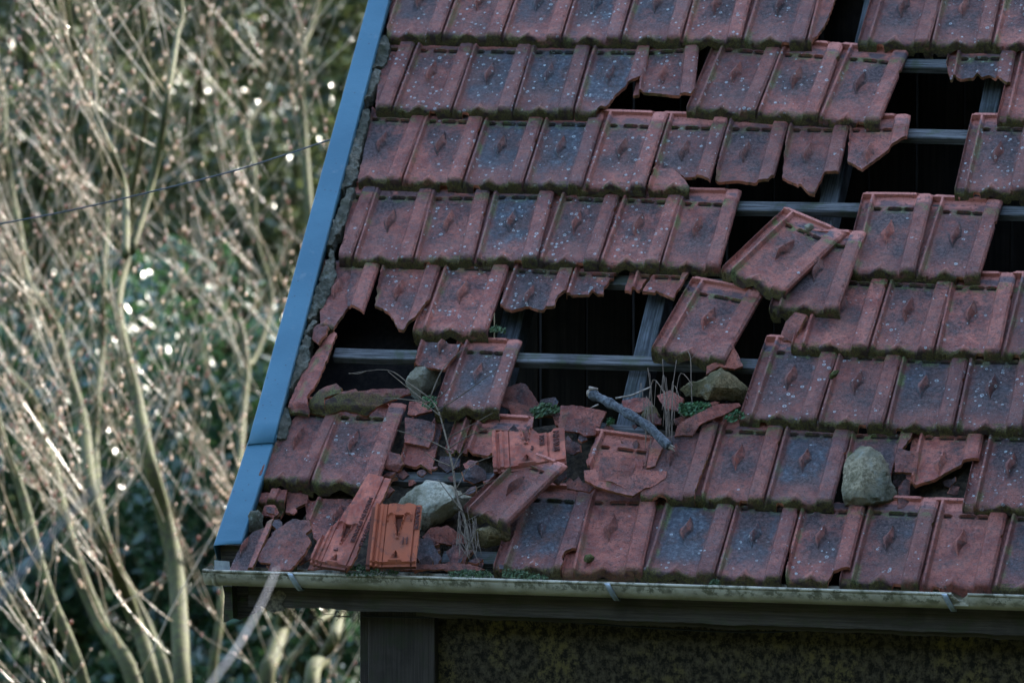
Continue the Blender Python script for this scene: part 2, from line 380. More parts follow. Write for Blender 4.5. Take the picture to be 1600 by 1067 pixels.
def clip(p, rect=(-.028, 0, .2, TL)):
    x0, y0, x1, y1 = rect
    for f, inter in (((lambda q: q[0] >= x0 - 1e-9), lambda a, b: (x0, a[1] + (b[1] - a[1]) * (x0 - a[0]) / (b[0] - a[0]))),
                     ((lambda q: q[0] <= x1 + 1e-9), lambda a, b: (x1, a[1] + (b[1] - a[1]) * (x1 - a[0]) / (b[0] - a[0]))),
                     ((lambda q: q[1] >= y0 - 1e-9), lambda a, b: (a[0] + (b[0] - a[0]) * (y0 - a[1]) / (b[1] - a[1]), y0)),
                     ((lambda q: q[1] <= y1 + 1e-9), lambda a, b: (a[0] + (b[0] - a[0]) * (y1 - a[1]) / (b[1] - a[1]), y1))):
        o = []
        for i in range(len(p)):
            a, b = p[i - 1], p[i]
            if f(b):
                if not f(a): o.append(inter(a, b))
                o.append(b)
            elif f(a): o.append(inter(a, b))
        p = o
        if not p: return p
    return p
def onborder(a, b, rect=(-.028, 0, .2, TL)):
    for i, v in ((0, rect[0]), (0, rect[2]), (1, rect[1]), (1, rect[3])):
        if abs(a[i] - v) < 1e-5 and abs(b[i] - v) < 1e-5: return True
    return False
def outline(poly, seed, amp=.0032):
    out = []; br = []
    n = len(poly)
    for i in range(n):
        a, b = poly[i], poly[(i + 1) % n]
        L = math.hypot(b[0] - a[0], b[1] - a[1])
        if L < 1e-5: continue
        brk = not onborder(a, b); k = max(1, int(L / (.0045 if brk else .014)))
        nx, ny = -(b[1] - a[1]) / L, (b[0] - a[0]) / L
        for j in range(k):
            t = j / k; x = a[0] + (b[0] - a[0]) * t; y = a[1] + (b[1] - a[1]) * t
            if brk and j > 0:
                d = amp * (1.1 * n3(x * 60, y * 60, seed) + .3 * n3(x * 240, y * 240, seed + 5))
                x += nx * d; y += ny * d
            out.append((x, y)); br.append(brk)
    return out, br
def piece_mesh(name, poly, zf=top_z, seed=0., thick=.012, xs=XS, ys=YS, mats=None, amp=.0032):
    bd, br = outline(poly, seed, amp); nb = len(bd)
    pts = list(bd)
    for yy in ys:
        for xx in xs:
            if inpoly(xx, yy, bd):
                ok = True
                for i in range(nb):
                    if (bd[i][0] - xx) ** 2 + (bd[i][1] - yy) ** 2 < (.0007 if not br[i] else .0016) ** 2: ok = False; break
                if ok: pts.append((xx, yy))
    r = delaunay_2d_cdt([Vector(p) for p in pts], [(i, (i + 1) % nb) for i in range(nb)], [], 1, 1e-7)
    vs, fs, vin = r[0], r[2], r[3]
    orig = [o[0] if o else -1 for o in vin]
    n = len(vs)
    top = [(v.x, v.y, zf(min(max(v.x, -.028), .2), max(0, min(TL, v.y)))) for v in vs]
    bot = [(x, y, z - thick) for x, y, z in top]
    faces = []; fm = []
    from collections import Counter
    cnt = {}
    for f in fs:
        f = list(f)
        a, b, c = (vs[f[0]], vs[f[1]], vs[f[2]])
        if (b - a).cross(c - a) < 0: f.reverse()
        faces.append(tuple(f)); fm.append(0)
        for i in range(len(f)): cnt[(f[i], f[(i + 1) % len(f)])] = 1
    nf = len(faces)
    for f in faces[:nf]: faces.append(tuple(n + i for i in reversed(f))); fm.append(1)
    for (a, b) in list(cnt):
        if (b, a) not in cnt:
            faces.append((a, n + a, n + b, b))
            pa, pb = vs[a], vs[b]
            fm.append(0 if onborder(pa, pb) else 2)
    me = bpy.data.meshes.new(name); me.from_pydata(top + bot, [], faces)
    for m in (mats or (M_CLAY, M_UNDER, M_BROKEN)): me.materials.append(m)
    me.polygons.foreach_set('material_index', fm)
    me.polygons.foreach_set('use_smooth', [i < 2 * nf for i in range(len(faces))])
    me.update(); me.set_sharp_from_angle(angle=R(38)); return me
def frame3(o, x, y, s=1.0):
    z = x.cross(y).normalized(); y2 = y
    M = Matrix((x, y2, z)).transposed().to_4x4(); M.translation = o; return M
def grid_frame(xl, yl, xr, yr, tilt=5.4, lift=0.0, rot=0.0, sag=0.0):
    """a laid tile, from where the two lower corners of its 205 mm module stand"""
    h0 = .012 + lift
    a, b = P(xl, yl, h0), P(xr, yr, h0)
    X = (b - a); sx = X.length / PITCHX; X.normalize()
    Yv = RN.cross(X).normalized()
    q = Matrix.Rotation(R(rot), 3, RN); X = q @ X; Yv = q @ Yv
    t = R(tilt); Yt = (Yv * math.cos(t) - RN * math.sin(t))
    Z = X.cross(Yt)
    M = frame3(a + RN * .034, X * sx, Yt, 1)
    return M
def free_frame(BL, BR, TLc, hs=(.05, .05, .05), size=(PITCHX, TL)):
    """tile set from three of its corners (height above the roof for each)"""
    a, b, c = P(*BL, hs[0]), P(*BR, hs[1]), P(*TLc, hs[2])
    return frame3(a, (b - a) / size[0], (c - a) / size[1])
def to_local(M, pts, z=.004):
    Mi = M.inverted(); out = []
    c = Mi @ CAM
    for px, py in pts:
        d = (Mi.to_3x3() @ ray(px, py)); t = (z - c.z) / d.z; q = c + d * t; out.append((q.x, q.y))
    ar = sum(out[i - 1][0] * out[i][1] - out[i][0] * out[i - 1][1] for i in range(len(out)))
    if ar < 0: out.reverse()
    return out
NAMES = {}
FULLME = {}
def full_mesh(kind=0):
    if kind not in FULLME:
        if kind == 0: FULLME[0] = piece_mesh("roof_tile", FULL, lambda x, y: top_z(x, y, False), 0.)
        else:
            rnd = random.Random(kind); p = [(-.028, 0)]
            if kind == 1: p += [(.030, 0), (.036, .007), (.05, .006), (.056, 0)]
            if kind == 2: p += [(.12, 0), (.128, .010), (.147, .008), (.150, 0)]
            if kind == 3: p = [(-.028, .0), (-.004, .0)]
            p += [(.2, 0), (.2, TL * (.45 + .1 * kind)), (.1955, TL * (.48 + .1 * kind)), (.2, TL * (.52 + .1 * kind)), (.2, TL), (-.028, TL)]
            FULLME[kind] = piece_mesh("roof_tile", p, lambda x, y: top_z(x, y, False), kind * 3.1)
    return FULLME[kind]
def boss_mesh():
    if 'b' in FULLME: return FULLME['b']
    xs = [.062 + .0022 * i for i in range(21)]; ys = [.131 + .0035 * i for i in range(40)]
    vs = []; fs = []
    for y in ys:
        for x in xs: vs.append((x, y, .0008 * math.cos((x - .08) * 40) + boss_h(x, y) - .0006 + (.0009 if boss_h(x, y) > 0 else 0)))
    nx = len(xs)
    for j in range(len(ys) - 1):
        for i in range(nx - 1):
            q = (j * nx + i, j * nx + i + 1, (j + 1) * nx + i + 1, (j + 1) * nx + i)
            if any(boss_h(vs[k][0], vs[k][1]) > 0 for k in q): fs.append(q)
    me = bpy.data.meshes.new("diamond_boss"); me.from_pydata(vs, [], fs); me.materials.append(M_CLAY)
    me.polygons.foreach_set('use_smooth', [True] * len(fs)); me.update(); me.set_sharp_from_angle(angle=R(26)); FULLME['b'] = me; return me
def jitter(M, rnd, r=.7, h=.002):
    return M @ Matrix.Translation((0, 0, rnd.uniform(-h, h))) @ Matrix.Rotation(R(rnd.uniform(-r, r)), 4, 'Z') @ Matrix.Rotation(R(rnd.uniform(-.6, .6)), 4, 'Y')
def finish(o, M, colr, label, group, cat='roof tile'):
    o.matrix_world = M; o.color = colr; tag(o, label, cat, group, 'thing'); return o
def add_boss(o, colr):
    b = bpy.data.objects.new("diamond_boss", boss_mesh()); col.objects.link(b); b.parent = o; b.color = colr
ORD = ['zeroth', 'first', 'second', 'third', 'fourth', 'fifth', 'sixth', 'seventh', 'eighth', 'ninth', 'tenth', 'eleventh', 'twelfth', 'thirteenth']
def look(c):
    a, m, l, al = c
    if al < .5: return "orange clay"
    if a > .72: return "slate-blue crusted"
    if a > .5: return "dark grimy"
    if l > .6: return "lichen-spotted red"
    if a < .2: return "clean red"
    return "mossy weathered red"
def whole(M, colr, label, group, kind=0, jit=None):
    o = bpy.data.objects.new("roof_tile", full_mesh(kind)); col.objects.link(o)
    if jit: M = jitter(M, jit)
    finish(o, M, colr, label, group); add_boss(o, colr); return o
def broken(M, pxpoly, colr, label, group, seed, local=None, thick=.012, name="broken_tile", zf=top_z, z=.004, rect=(-.028, 0, .2, TL), xs=XS, ys=YS, cat='broken tile', mats=None, amp=.0032):
    p = local or to_local(M, pxpoly, z)
    p = clip(p, rect)
    me = piece_mesh(name, p, zf, seed, thick, xs, ys, mats, amp)
    o = bpy.data.objects.new(name, me); col.objects.link(o)
    return finish(o, M, colr, label, group, cat)

# ------------------------------------------------------------------ house
house = empty("house", (1.3, .5, 0)); tag(house, "old outbuilding with dark mossy walls under the damaged tile roof", "house")
def box(name, p0, ax, ay, az, mat, parent=None, jag=None):
    p0, ax, ay, az = map(Vector, (p0, ax, ay, az))
    vs = [Vector((0, 0, 0)), ax, ax + ay, ay, az, ax + az, ax + ay + az, ay + az]
    fs = [(0, 3, 2, 1), (4, 5, 6, 7), (0, 1, 5, 4), (1, 2, 6, 5), (2, 3, 7, 6), (3, 0, 4, 7)]
    me = bpy.data.meshes.new(name); me.from_pydata(vs, [], fs); me.materials.append(mat)
    bm = bmesh.new(); bm.from_mesh(me)
    if az.cross(ax).dot(ay) < 0: bmesh.ops.recalc_face_normals(bm, faces=bm.faces)
    bmesh.ops.recalc_face_normals(bm, faces=bm.faces)
    s = min(ax.length, ay.length, az.length)
    bmesh.ops.bevel(bm, geom=bm.edges[:], offset=min(.003, s * .1), segments=1, affect='EDGES')
    L = [ax, ay, az]
    if jag:
        for e_ax in L:
            if e_ax.length > .3:
                k = int(e_ax.length / .05)
                ed = [e for e in bm.edges if abs((e.verts[0].co - e.verts[1].co).normalized().dot(e_ax.normalized())) > .99 and e.calc_length() > e_ax.length * .8]
                bmesh.ops.subdivide_edges(bm, edges=ed, cuts=min(k, 60))
        for v in bm.verts:
            q = v.co + p0
            v.co += Vector((n3(q.x * 3, q.y * 3 + 7, q.z * 3), n3(q.x * 3 + 9, q.y * 3, q.z * 3), n3(q.x * 3, q.y * 3, q.z * 3 + 5))) * jag
    bm.to_mesh(me); bm.free()
    o = bpy.data.objects.new(name, me); col.objects.link(o)
    if parent: o.parent = parent; o.matrix_parent_inverse = parent.matrix_world.inverted()
    o.matrix_basis = Matrix.Translation(p0)
    return o
XR = 3.1                                    # right end of what is built
wl = Qy(565, 1010, .16)
bpy.context.view_layer.update()
# wall, post, fascia
wz = Qy(900, 975, .16).z + .06
box("wall", (wl.x + .02, .16, -.3), (XR - wl.x, 0, 0), (0, .25, 0), (0, 0, wz + .3 - .02), M_WALL, house)
pl, pr = Qy(575, 1010, .12), Qy(680, 1010, .12)
box("corner_post", (pl.x, .115, 0), (pr.x - pl.x, 0, 0), (0, .0447, 0), (0, 0, wz - .004), M_POST, house)
p2 = Qy(563, 1010, .14)
box("post_edge_board", (p2.x, .135, 0), (pl.x - p2.x - .004, 0, 0), (0, .06, 0), (0, 0, wz - .008), M_POST, house)
f0, f1 = Qy(388, 958, .02), Qy(600, 955, .02)
ft = Qy(900, 915, .02).z
f2 = Qy(1500, 988, .02)
fz = (f1.z + f2.z) / 2
# fascia with a ragged lower edge and a rotten left end
def ragged_board(name, x0, x1, y, z0, z1, th, mat, parent, amp=.006, endrag=.02):
    vs = []; n = int((x1 - x0) / .02); fs = []
    for i in range(n + 1):
        x = x0 + (x1 - x0) * i / n; rg = amp * (n3(x * 7, 1) + .5 * n3(x * 31, 3))
        e = 0
        for yy in (y, y + th):
            vs += [(x, yy, z0 + rg), (x, yy, z1)]
    for i in range(n):
        a = i * 4; b = a + 4
        fs += [(a, b, b + 1, a + 1), (a + 3, b + 3, b + 2, a + 2), (a + 1, b + 1, b + 3, a + 3), (a + 2, b + 2, b, a)]
    fs += [(0, 1, 3, 2), (n * 4 + 2, n * 4 + 3, n * 4 + 1, n * 4)]
    return mesh_obj(name, vs, fs, mat, parent, smooth=False)
ragged_board("fascia_board", f0.x, XR, .02, fz, ft + .02, .03, M_FASCIA, house)
ragged_board("lower_fascia", Qy(800, 955, .06).x - .3, XR, .052, fz - .018, fz + .03, .05, M_FASCIA, house, .008)
# soffit boards closing eaves
box("soffit", (wl.x, .105, wz - .001), (XR - wl.x, 0, 0), (0, .25, 0), (0, 0, .02), M_DARKMETAL, house)
# patch of old cream paint on the fascia end
def patch(name, pts, y, mat, parent, th=.002, amp=.004):
    q = [Qy(a, b, y) for a, b in pts]; pp = [(v.x, v.z) for v in q]
    ar = sum(pp[i - 1][0] * pp[i][1] - pp[i][0] * pp[i - 1][1] for i in range(len(pp)))
    if ar < 0: pp.reverse()
    bd = []
    for i in range(len(pp)):
        a, b = pp[i], pp[(i + 1) % len(pp)]; k = max(1, int(math.dist(a, b) / .005))
        for j in range(k):
            t = j / k; x = a[0] + (b[0] - a[0]) * t; z = a[1] + (b[1] - a[1]) * t
            bd.append((x + amp * n3(x * 150, z * 150, 3), z + amp * n3(x * 150, z * 150, 8)))
    n = len(bd)
    vs = [(x, y - th, z) for x, z in bd] + [(x, y, z) for x, z in bd]
    fs = [tuple(range(n))] + [(i, n + i, n + (i + 1) % n, (i + 1) % n) for i in range(n)]
    return mesh_obj(name, vs, fs, mat, parent, smooth=False)
M_CREAM = simple("flaking_cream_paint", (.17, .14, .09), .8, nscale=70, c2=(.04, .032, .022), bump=.5)
patch("peeling_paint", [(418, 926), (440, 921), (448, 930), (440, 944), (446, 954), (425, 956), (412, 948), (418, 938)], .019, M_CREAM, house)
# broken rafter foot at the corner
def prism(name, pts, y0, y1, mat, parent, amp=.003):
    q = [Qy(a, b, y0) for a, b in pts]; pp = [(v.x, v.z) for v in q]
    n = len(pp)
    vs = [(x, y0, z) for x, z in pp] + [(x, y1, z) for x, z in pp]
    fs = [tuple(reversed(range(n))), tuple(range(n, 2 * n))] + [(i, (i + 1) % n, n + (i + 1) % n, n + i) for i in range(n)]
    me = bpy.data.meshes.new(name); me.from_pydata(vs, [], fs); bm = bmesh.new(); bm.from_mesh(me)
    bmesh.ops.recalc_face_normals(bm, faces=bm.faces); bm.to_mesh(me); bm.free(); me.materials.append(mat)
    o = bpy.data.objects.new(name, me); col.objects.link(o)
    if parent: o.parent = parent; o.matrix_parent_inverse = parent.matrix_world.inverted()
    return o
M_ROT = wood_material("rotten_wood", (.016, .013, .010), (.055, .045, .030), .5)
prism("rafter_foot", [(344, 852), (388, 852), (392, 915), (398, 958), (375, 968), (362, 965), (352, 972), (349, 966), (351, 930), (348, 915)], .05, .12, M_ROT, house)
prism("barge_end", [(350, 916), (362, 916), (364, 966), (356, 969), (349, 972), (352, 940)], -.005, .045, M_ROT, house)
# attic interior
def quad(name, pts, mat, parent):
    return mesh_obj(name, pts, [(0, 1, 2, 3)], mat, parent, smooth=False)
gx = P(440, 700).x - .03
TOPS = 3.0
top = rp(0, TOPS, -.2)
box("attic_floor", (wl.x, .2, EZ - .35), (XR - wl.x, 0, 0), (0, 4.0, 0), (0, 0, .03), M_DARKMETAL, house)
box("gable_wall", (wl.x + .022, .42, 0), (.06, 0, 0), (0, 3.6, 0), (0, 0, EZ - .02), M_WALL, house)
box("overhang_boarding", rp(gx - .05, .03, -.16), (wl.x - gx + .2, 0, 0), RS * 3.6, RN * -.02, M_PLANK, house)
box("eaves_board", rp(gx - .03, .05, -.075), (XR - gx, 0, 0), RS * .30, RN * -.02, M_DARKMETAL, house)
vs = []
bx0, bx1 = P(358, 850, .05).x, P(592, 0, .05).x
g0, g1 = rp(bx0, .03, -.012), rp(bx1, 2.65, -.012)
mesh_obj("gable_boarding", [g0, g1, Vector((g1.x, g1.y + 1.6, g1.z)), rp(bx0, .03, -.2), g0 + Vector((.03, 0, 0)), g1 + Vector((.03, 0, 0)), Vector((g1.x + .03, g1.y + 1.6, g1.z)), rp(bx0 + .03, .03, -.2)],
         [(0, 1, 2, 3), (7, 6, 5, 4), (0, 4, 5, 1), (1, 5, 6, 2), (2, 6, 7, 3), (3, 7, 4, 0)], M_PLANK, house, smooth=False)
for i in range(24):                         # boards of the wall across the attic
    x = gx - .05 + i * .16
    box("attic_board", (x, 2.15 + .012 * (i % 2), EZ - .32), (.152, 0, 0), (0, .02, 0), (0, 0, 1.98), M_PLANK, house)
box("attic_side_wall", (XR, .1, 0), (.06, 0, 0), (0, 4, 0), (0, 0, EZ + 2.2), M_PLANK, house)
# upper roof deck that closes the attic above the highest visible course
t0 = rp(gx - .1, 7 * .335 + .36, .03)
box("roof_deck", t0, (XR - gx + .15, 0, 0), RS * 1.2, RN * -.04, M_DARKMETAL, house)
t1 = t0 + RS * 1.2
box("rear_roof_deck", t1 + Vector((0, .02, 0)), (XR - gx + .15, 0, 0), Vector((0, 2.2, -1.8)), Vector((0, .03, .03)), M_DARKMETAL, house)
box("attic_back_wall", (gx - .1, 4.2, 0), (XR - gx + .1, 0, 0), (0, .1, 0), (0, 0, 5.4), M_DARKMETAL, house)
# rafters : a point on each (px) gives its x
for k, (px, py, wd) in enumerate(((1003, 560, .062), (735, 745, .07), (1548, 150, .06))):
    q = P(px, py, -.055); x = q.x - wd / 2
    r = box("rafter", rp(x, -.02, -.055), (wd, 0, 0), RS * 2.95, RN * -.09, M_WOODY, house, .003)
q = P(1300, 290, -.055)
box("rafter", rp(q.x - .03, -.02, -.055), (.06, 0, 0), RS * 2.95, RN * -.09, M_WOODY, house, .003)
# battens: (px left, px right, py at top edge centre)
def batten(a, b, th=.030, wdt=.042, lift=0, mat=None):
    p, q = P(*a, lift), P(*b, lift)
    ax = q - p
    return box("batten", p - RS * wdt * .3, ax, RS * wdt, RN * -th, mat or M_WOOD, house, .0025)
batten((520, 553), (1225, 572)); batten((1080, 322), (1700, 334)); batten((1330, 209), (1700, 216))
batten((1380, 100), (1700, 104)); batten((820, 434), (1130, 446), lift=-.012)
batten((560, 745), (780, 750), lift=-.01); batten((690, 872), (800, 874), .04, .05, lift=0)
batten((900, 668), (1010, 680), .03, .05, lift=.004); batten((1180, 640), (1300, 645), lift=-.02)

# ------------------------------------------------------------------ courses of laid tiles
ROW_Y = {}
# per course: module corner list (x, y) of the seams, left to right; then tiles between neighbours
rows = [
 # course 1 (top)
 [(601, 69), (693, 71), (787, 73), (880, 75), (973, 76), (1068, 77), (1162, 78), (1262, 80), (1355, 80), (1456, 83), (1552, 84), (1652, 86)],
 [(521, 181), (616, 184), (709, 187), (804, 188), (899, 189), (995, 190), (1087, 184), (1184, 192), (1281, 198), (1378, 206), (1475, 200), (1572, 200), (1670, 202)],
 [(536, 293), (631, 298), (726, 301), (821, 303), (915, 305), (1012, 308), (1110, 311), (1208, 313), (1308, 314), (1408, 312), (1506, 312), (1606, 314)],
 [(459, 415), (554, 419), (649, 421), (745, 420), (844, 421), (939, 424), (1034, 429), (1129, 431), (1230, 436), (1333, 439), (1434, 442), (1535, 447), (1636, 450)],
 [(467, 525), (565, 528), (661, 531), (766, 535), (864, 541), (962, 545), (1062, 549), (1160, 552), (1252, 554), (1360, 559), (1462, 564), (1567, 566), (1670, 570)],
 [(380, 640), (478, 645), (577, 648), (680, 649), (779, 652), (876, 655), (975, 659), (1073, 663), (1171, 666), (1279, 674), (1384, 680), (1493, 683), (1603, 686)],
 [(405, 760), (487, 768), (595, 773), (690, 776), (790, 780), (890, 784), (992, 788), (1095, 792), (1197, 797), (1306, 801), (1415, 803), (1520, 805), (1632, 808)],
 [(375, 885), (475, 890), (578, 892), (682, 896), (787, 900), (895, 906), (1008, 908), (1120, 914), (1224, 919), (1328, 923), (1440, 928), (1553, 933), (1668, 938)],
]
C = lambda a=.4, m=.6, l=.3, al=1.0: (a, m, l, al)
D = C(.4, .7, .35)
rnd = random.Random(5)
# tile state: W whole, or None (handled below); value (colour, mesh kind)
st = {}
def S(r, i, c, kind=0, **k): st[(r, i)] = (c, kind, k)
for i, c in enumerate([C(.55, .7, .5), C(.5, .7, .7), C(.72, .8, .7), C(.85, .8, .6), C(.8, .8, .6), C(.5, .8, .6), C(.5, .8, .5)]): S(0, i, c)
S(0, 8, C(.55, .8, .2)); S(0, 9, C(.4, .8, .5)); S(0, 10, C(.4, .8, .9))
for i, c in ((0, C(.3, .8, .4)), (1, C(.42, .8, .7)), (2, C(.6, .8, .6)), (3, C(.85, .8, .6)), (6, C(.35, .9, .7)), (7, C(.45, .8, .75)), (8, C(.5, .9, .4)), (11, C(.2, .7, .2))): S(1, i, c)
st[(1, 8)] = (C(.5, .9, .4), 2, dict(drop=1))
for i, c in ((0, C(.3, .9, .2)), (1, C(.35, .8, .6)), (2, C(.75, .8, .6)), (3, C(.85, .8, .6)), (4, C(.55, .9, .6)), (10, C(.4, .7, .9))): S(2, i, c)
st[(2, 4)] = (C(.5, .9, .65), 0, dict(lift=.006))
for i, c in ((0, C(.15, .9, .2)), (1, C(.3, .9, .5)), (2, C(.35, 1, .6)), (3, C(.8, .9, .6)), (4, C(.5, .9, .8)), (5, C(.35, .9, .9)), (6, C(.3, 1, .15)), (9, C(.35, 1, .1)), (10, C(.3, 1, .15))): S(3, i, c)
for i, c in ((2, C(.42, .7, .5)), (8, C(.3, .9, .15)), (9, C(.4, .9, .7)), (10, C(.35, 1, .3)), (11, C(.35, .9, .3))): S(4, i, c)
for i, c in ((8, C(.55, 1, .5)), (9, C(.4, .9, .5)), (10, C(.6, 1, .4)), (11, C(.6, .9, .7))): S(5, i, c)
for i, c in ((0, C(.5, .9, .2)), (1, C(.5, 1, .3)), (7, C(.12, 1, .1)), (8, C(.68, .9, .2)), (11, C(.5, .9, .8))): S(6, i, c)
for i, c in ((4, C(.75, .8, .3)), (5, C(.05, .3, .15)), (6, C(.74, 1, .2)), (7, C(.78, 1, .35)), (9, C(.62, .9, .2)), (10, C(.02, .5, .1)), (11, C(.8, .9, .1))): S(7, i, c)
CN = ['top course', 'second course from the top', 'third course from the top', 'fourth course from the top', 'fifth course from the top', 'sixth course from the top', 'seventh course from the top', 'lowest course above the gutter']
def gframe(r, i, **k):
    (a, b), (c, d) = rows[r][i], rows[r][i + 1]; return grid_frame(a, b, c, d, **k)
count = {}
def posname(r, i):
    return f"{ORD[i + 1]} place from left in the {CN[r].replace('from the top', 'from top')}"
for (r, i), (c, kind, k) in sorted(st.items()):
    c = tuple(min(1, max(0, v + rnd.uniform(*((-.13, .13), (-.45, .1), (-.2, .2))[j]))) if j < 3 else v for j, v in enumerate(c))
    M = gframe(r, i, lift=k.get('lift', 0))
    if (r, i) in ((1, 0), (3, 0)): pass
    cutleft = (r, i) in ((1, 0), (3, 0), (6, 0))
    lab = f"{look(c)} roof tile, {posname(r, i)}"
    kk = rnd.choice([0, 0, 1, 2, 3]) if kind == 0 and (r, i) not in ((2, 4), (3, 6)) else kind
    if (r, i) == (7, 4): # left tile with a notch bitten from its right edge
        o = broken(M, None, c, "dark tile with a bite out of its right edge, above the gutter", "tiles of the eaves course", 3.3,
               local=[(-.028, 0), (.172, 0), (.178, .03), (.168, .055), (.172, .078), (.186, .090), (.2, .10), (.2, TL), (-.028, TL)], name="roof_tile", cat="roof tile")
        continue
    if cutleft or (r, i) in ((2, 0), (0, 0)):
        # cut tile beside the verge
        edge = {(1, 0): [(583, 195), (597, 60), (650, 60), (640, 195)], (3, 0): [(524, 430), (553, 285), (600, 285), (580, 430)],
                (6, 0): [(405, 772), (452, 640), (560, 640), (520, 775)], (2, 0): [(553, 305), (582, 170), (700, 170), (690, 305)], (0, 0): [(603, 80), (612, -60), (800, -60), (800, 80)]}[(r, i)]
        p = to_local(M, edge)
        p = clip(p)
        if (r, i) == (6, 0):
            p = clip([(-.0, 0), (.2, 0), (.2, TL), (.05, TL), (.02, TL * .6)])
        o = broken(M, None, c, lab, f"tiles of the {CN[r]}", r + .1, local=p, name="roof_tile", cat='roof tile')
        continue
    whole(M, c, lab, f"tiles of the {CN[r]}", kk, rnd)

# the roof goes on past the photo's top and right edges
rt_ = random.Random(8)
up_ = [(2 * (rows[0][i][0] + rows[0][i + 1][0]) / 2 - rows[1][i + 1][0], rows[0][i][1] + rows[0][i + 1][1] - rows[1][i + 1][1]) for i in range(11)]
for i in range(10):
    whole(grid_frame(*up_[i], *up_[i + 1]), C(rt_.uniform(.3, .8), .8, rt_.uniform(.2, .7)), f"roof tile just above the photo, {ORD[i + 1]} place from left over the top course", "tiles above the top edge", 0, rt_)
for r in (0, 1, 2, 4, 5, 6, 7):
    a_, b_ = rows[r][-2], rows[r][-1]; c_ = (2 * b_[0] - a_[0], 2 * b_[1] - a_[1])
    whole(grid_frame(*b_, *c_), C(rt_.uniform(.3, .8), .8, rt_.uniform(.2, .7)), f"roof tile just beyond the right photo edge in the {CN[r]}", "tiles beyond the right edge", 0, rt_)
# ------------------------------------------------------------------ broken tiles of the courses
BR = "broken tiles still hanging in the roof"
def hang(r, i, poly, c, label, seed, **k):
    fk = {a: k.pop(a) for a in ('lift', 'rot', 'tilt') if a in k}
    M = gframe(r, i, **fk); return broken(M, poly, c, label, BR, seed, **k)
hang(0, 7, [(1272, -60), (1330, -60), (1303, 0), (1292, 32), (1278, 52), (1270, 60), (1262, 75), (1255, 75)], C(.3, .5, .1), "sliver of red tile beside the hole at the top edge", 1.1)
hang(1, 4, [(1018, 60), (1008, 121), (990, 127), (972, 137), (960, 148), (948, 164), (930, 176), (922, 190), (895, 195), (905, 60)], C(.82, .6, .7), "slate-grey tile whose lower right half has snapped away in a curve", 2.2)
hang(1, 5, [(1010, 60), (1120, 60), (1098, 132), (1087, 137), (1080, 150), (1060, 148), (1035, 146), (1006, 143), (988, 144)], C(.55, .7, .6), "short upper half of a tile above the lens-shaped black gap", 3.1)
hang(1, 10, [(1470, 60), (1610, 60), (1596, 118), (1585, 128), (1573, 133), (1562, 124), (1546, 116), (1530, 120), (1505, 122), (1484, 119)], C(.5, .7, .9), "lichen-spotted tile stub near the right photo edge above the rafter", 4.4)
hang(2, 5, [(1030, 165), (1142, 165), (1118, 286), (1102, 281), (1086, 275), (1070, 276), (1050, 262), (1032, 262), (1022, 255)], C(.35, .7, .75), "grimy tile with wavy broken foot, left of three hanging broken tiles", 5.3)
hang(2, 6, [(1135, 165), (1242, 165), (1224, 266), (1213, 272), (1200, 284), (1180, 284), (1150, 281), (1118, 283)], C(.35, .5, .3), "dull red tile with nearly straight broken foot, middle of three hanging", 6.6)
hang(2, 7, [(1235, 170), (1345, 170), (1322, 264), (1308, 271), (1290, 272), (1279, 284), (1272, 299), (1262, 298), (1244, 286), (1222, 276)], C(.2, .4, .25), "red tile broken to a downward point, right of three hanging", 7.2)
hang(2, 8, [(1330, 178), (1438, 178), (1429, 208), (1405, 222), (1380, 238), (1362, 252), (1347, 263), (1337, 257), (1324, 250)], C(.1, .4, .3), "red tile corner with diagonal break, left of the largest black hole", 8.1, lift=.004)
frag = [(1010, 303), (1019, 268), (1035, 252), (1052, 262), (1068, 277), (1077, 290), (1070, 309), (1012, 309)]
Mf = gframe(2, 5); Mf = Matrix.Translation(Vector(P(1012, 307) - P(1012, 307))) @ Mf
broken(Mf, frag, C(.25, 1, .3), "mossy lower corner of a tile lying below three hanging broken tiles", "loose tile fragments", 9.1)
# row 4 (fifth course)
hang(4, 0, [(500, 405), (556, 405), (549, 425), (545, 475), (520, 512), (500, 520)], C(.3, .9, .1), "dark red tile remnant against the verge mortar, over the left hole", 10.1)
hang(4, 0, [(551, 405), (606, 405), (602, 424), (584, 480), (578, 492), (565, 488), (543, 476), (541, 458), (546, 436)], C(.45, .8, .3), "narrow mossy tile remnant left of the pointed broken tile", 11.3, lift=.005)
hang(4, 1, [(600, 405), (702, 405), (686, 456), (672, 468), (660, 484), (648, 500), (630, 513), (622, 512), (610, 490), (598, 480), (585, 476)], C(.35, .6, .6), "pointed broken tile with a diamond boss above the left hole", 12.2)
hang(4, 3, [(790, 405), (900, 405), (886, 454), (872, 466), (866, 482), (842, 482), (826, 477), (800, 483), (782, 478)], C(.5, .6, .9), "lichen-spotted tile cut short, hanging above the wide middle hole", 13.5)
hang(4, 4, [(888, 405), (975, 405), (958, 430), (944, 446), (942, 458), (915, 459), (884, 459)], C(.4, .6, .8), "small tile stub with lichen, second along above the middle hole", 14.4)
hang(4, 5, [(985, 415), (1018, 425), (998, 452), (975, 448)], C(.2, .5, .3), "left shard of a cracked tile hanging above the grey rafter", 15.4)
hang(4, 5, [(1022, 424), (1085, 415), (1064, 450), (1052, 464), (1032, 456), (1003, 454)], C(.3, .6, .3), "cracked orange-edged tile remnant above the grey rafter", 16.4)
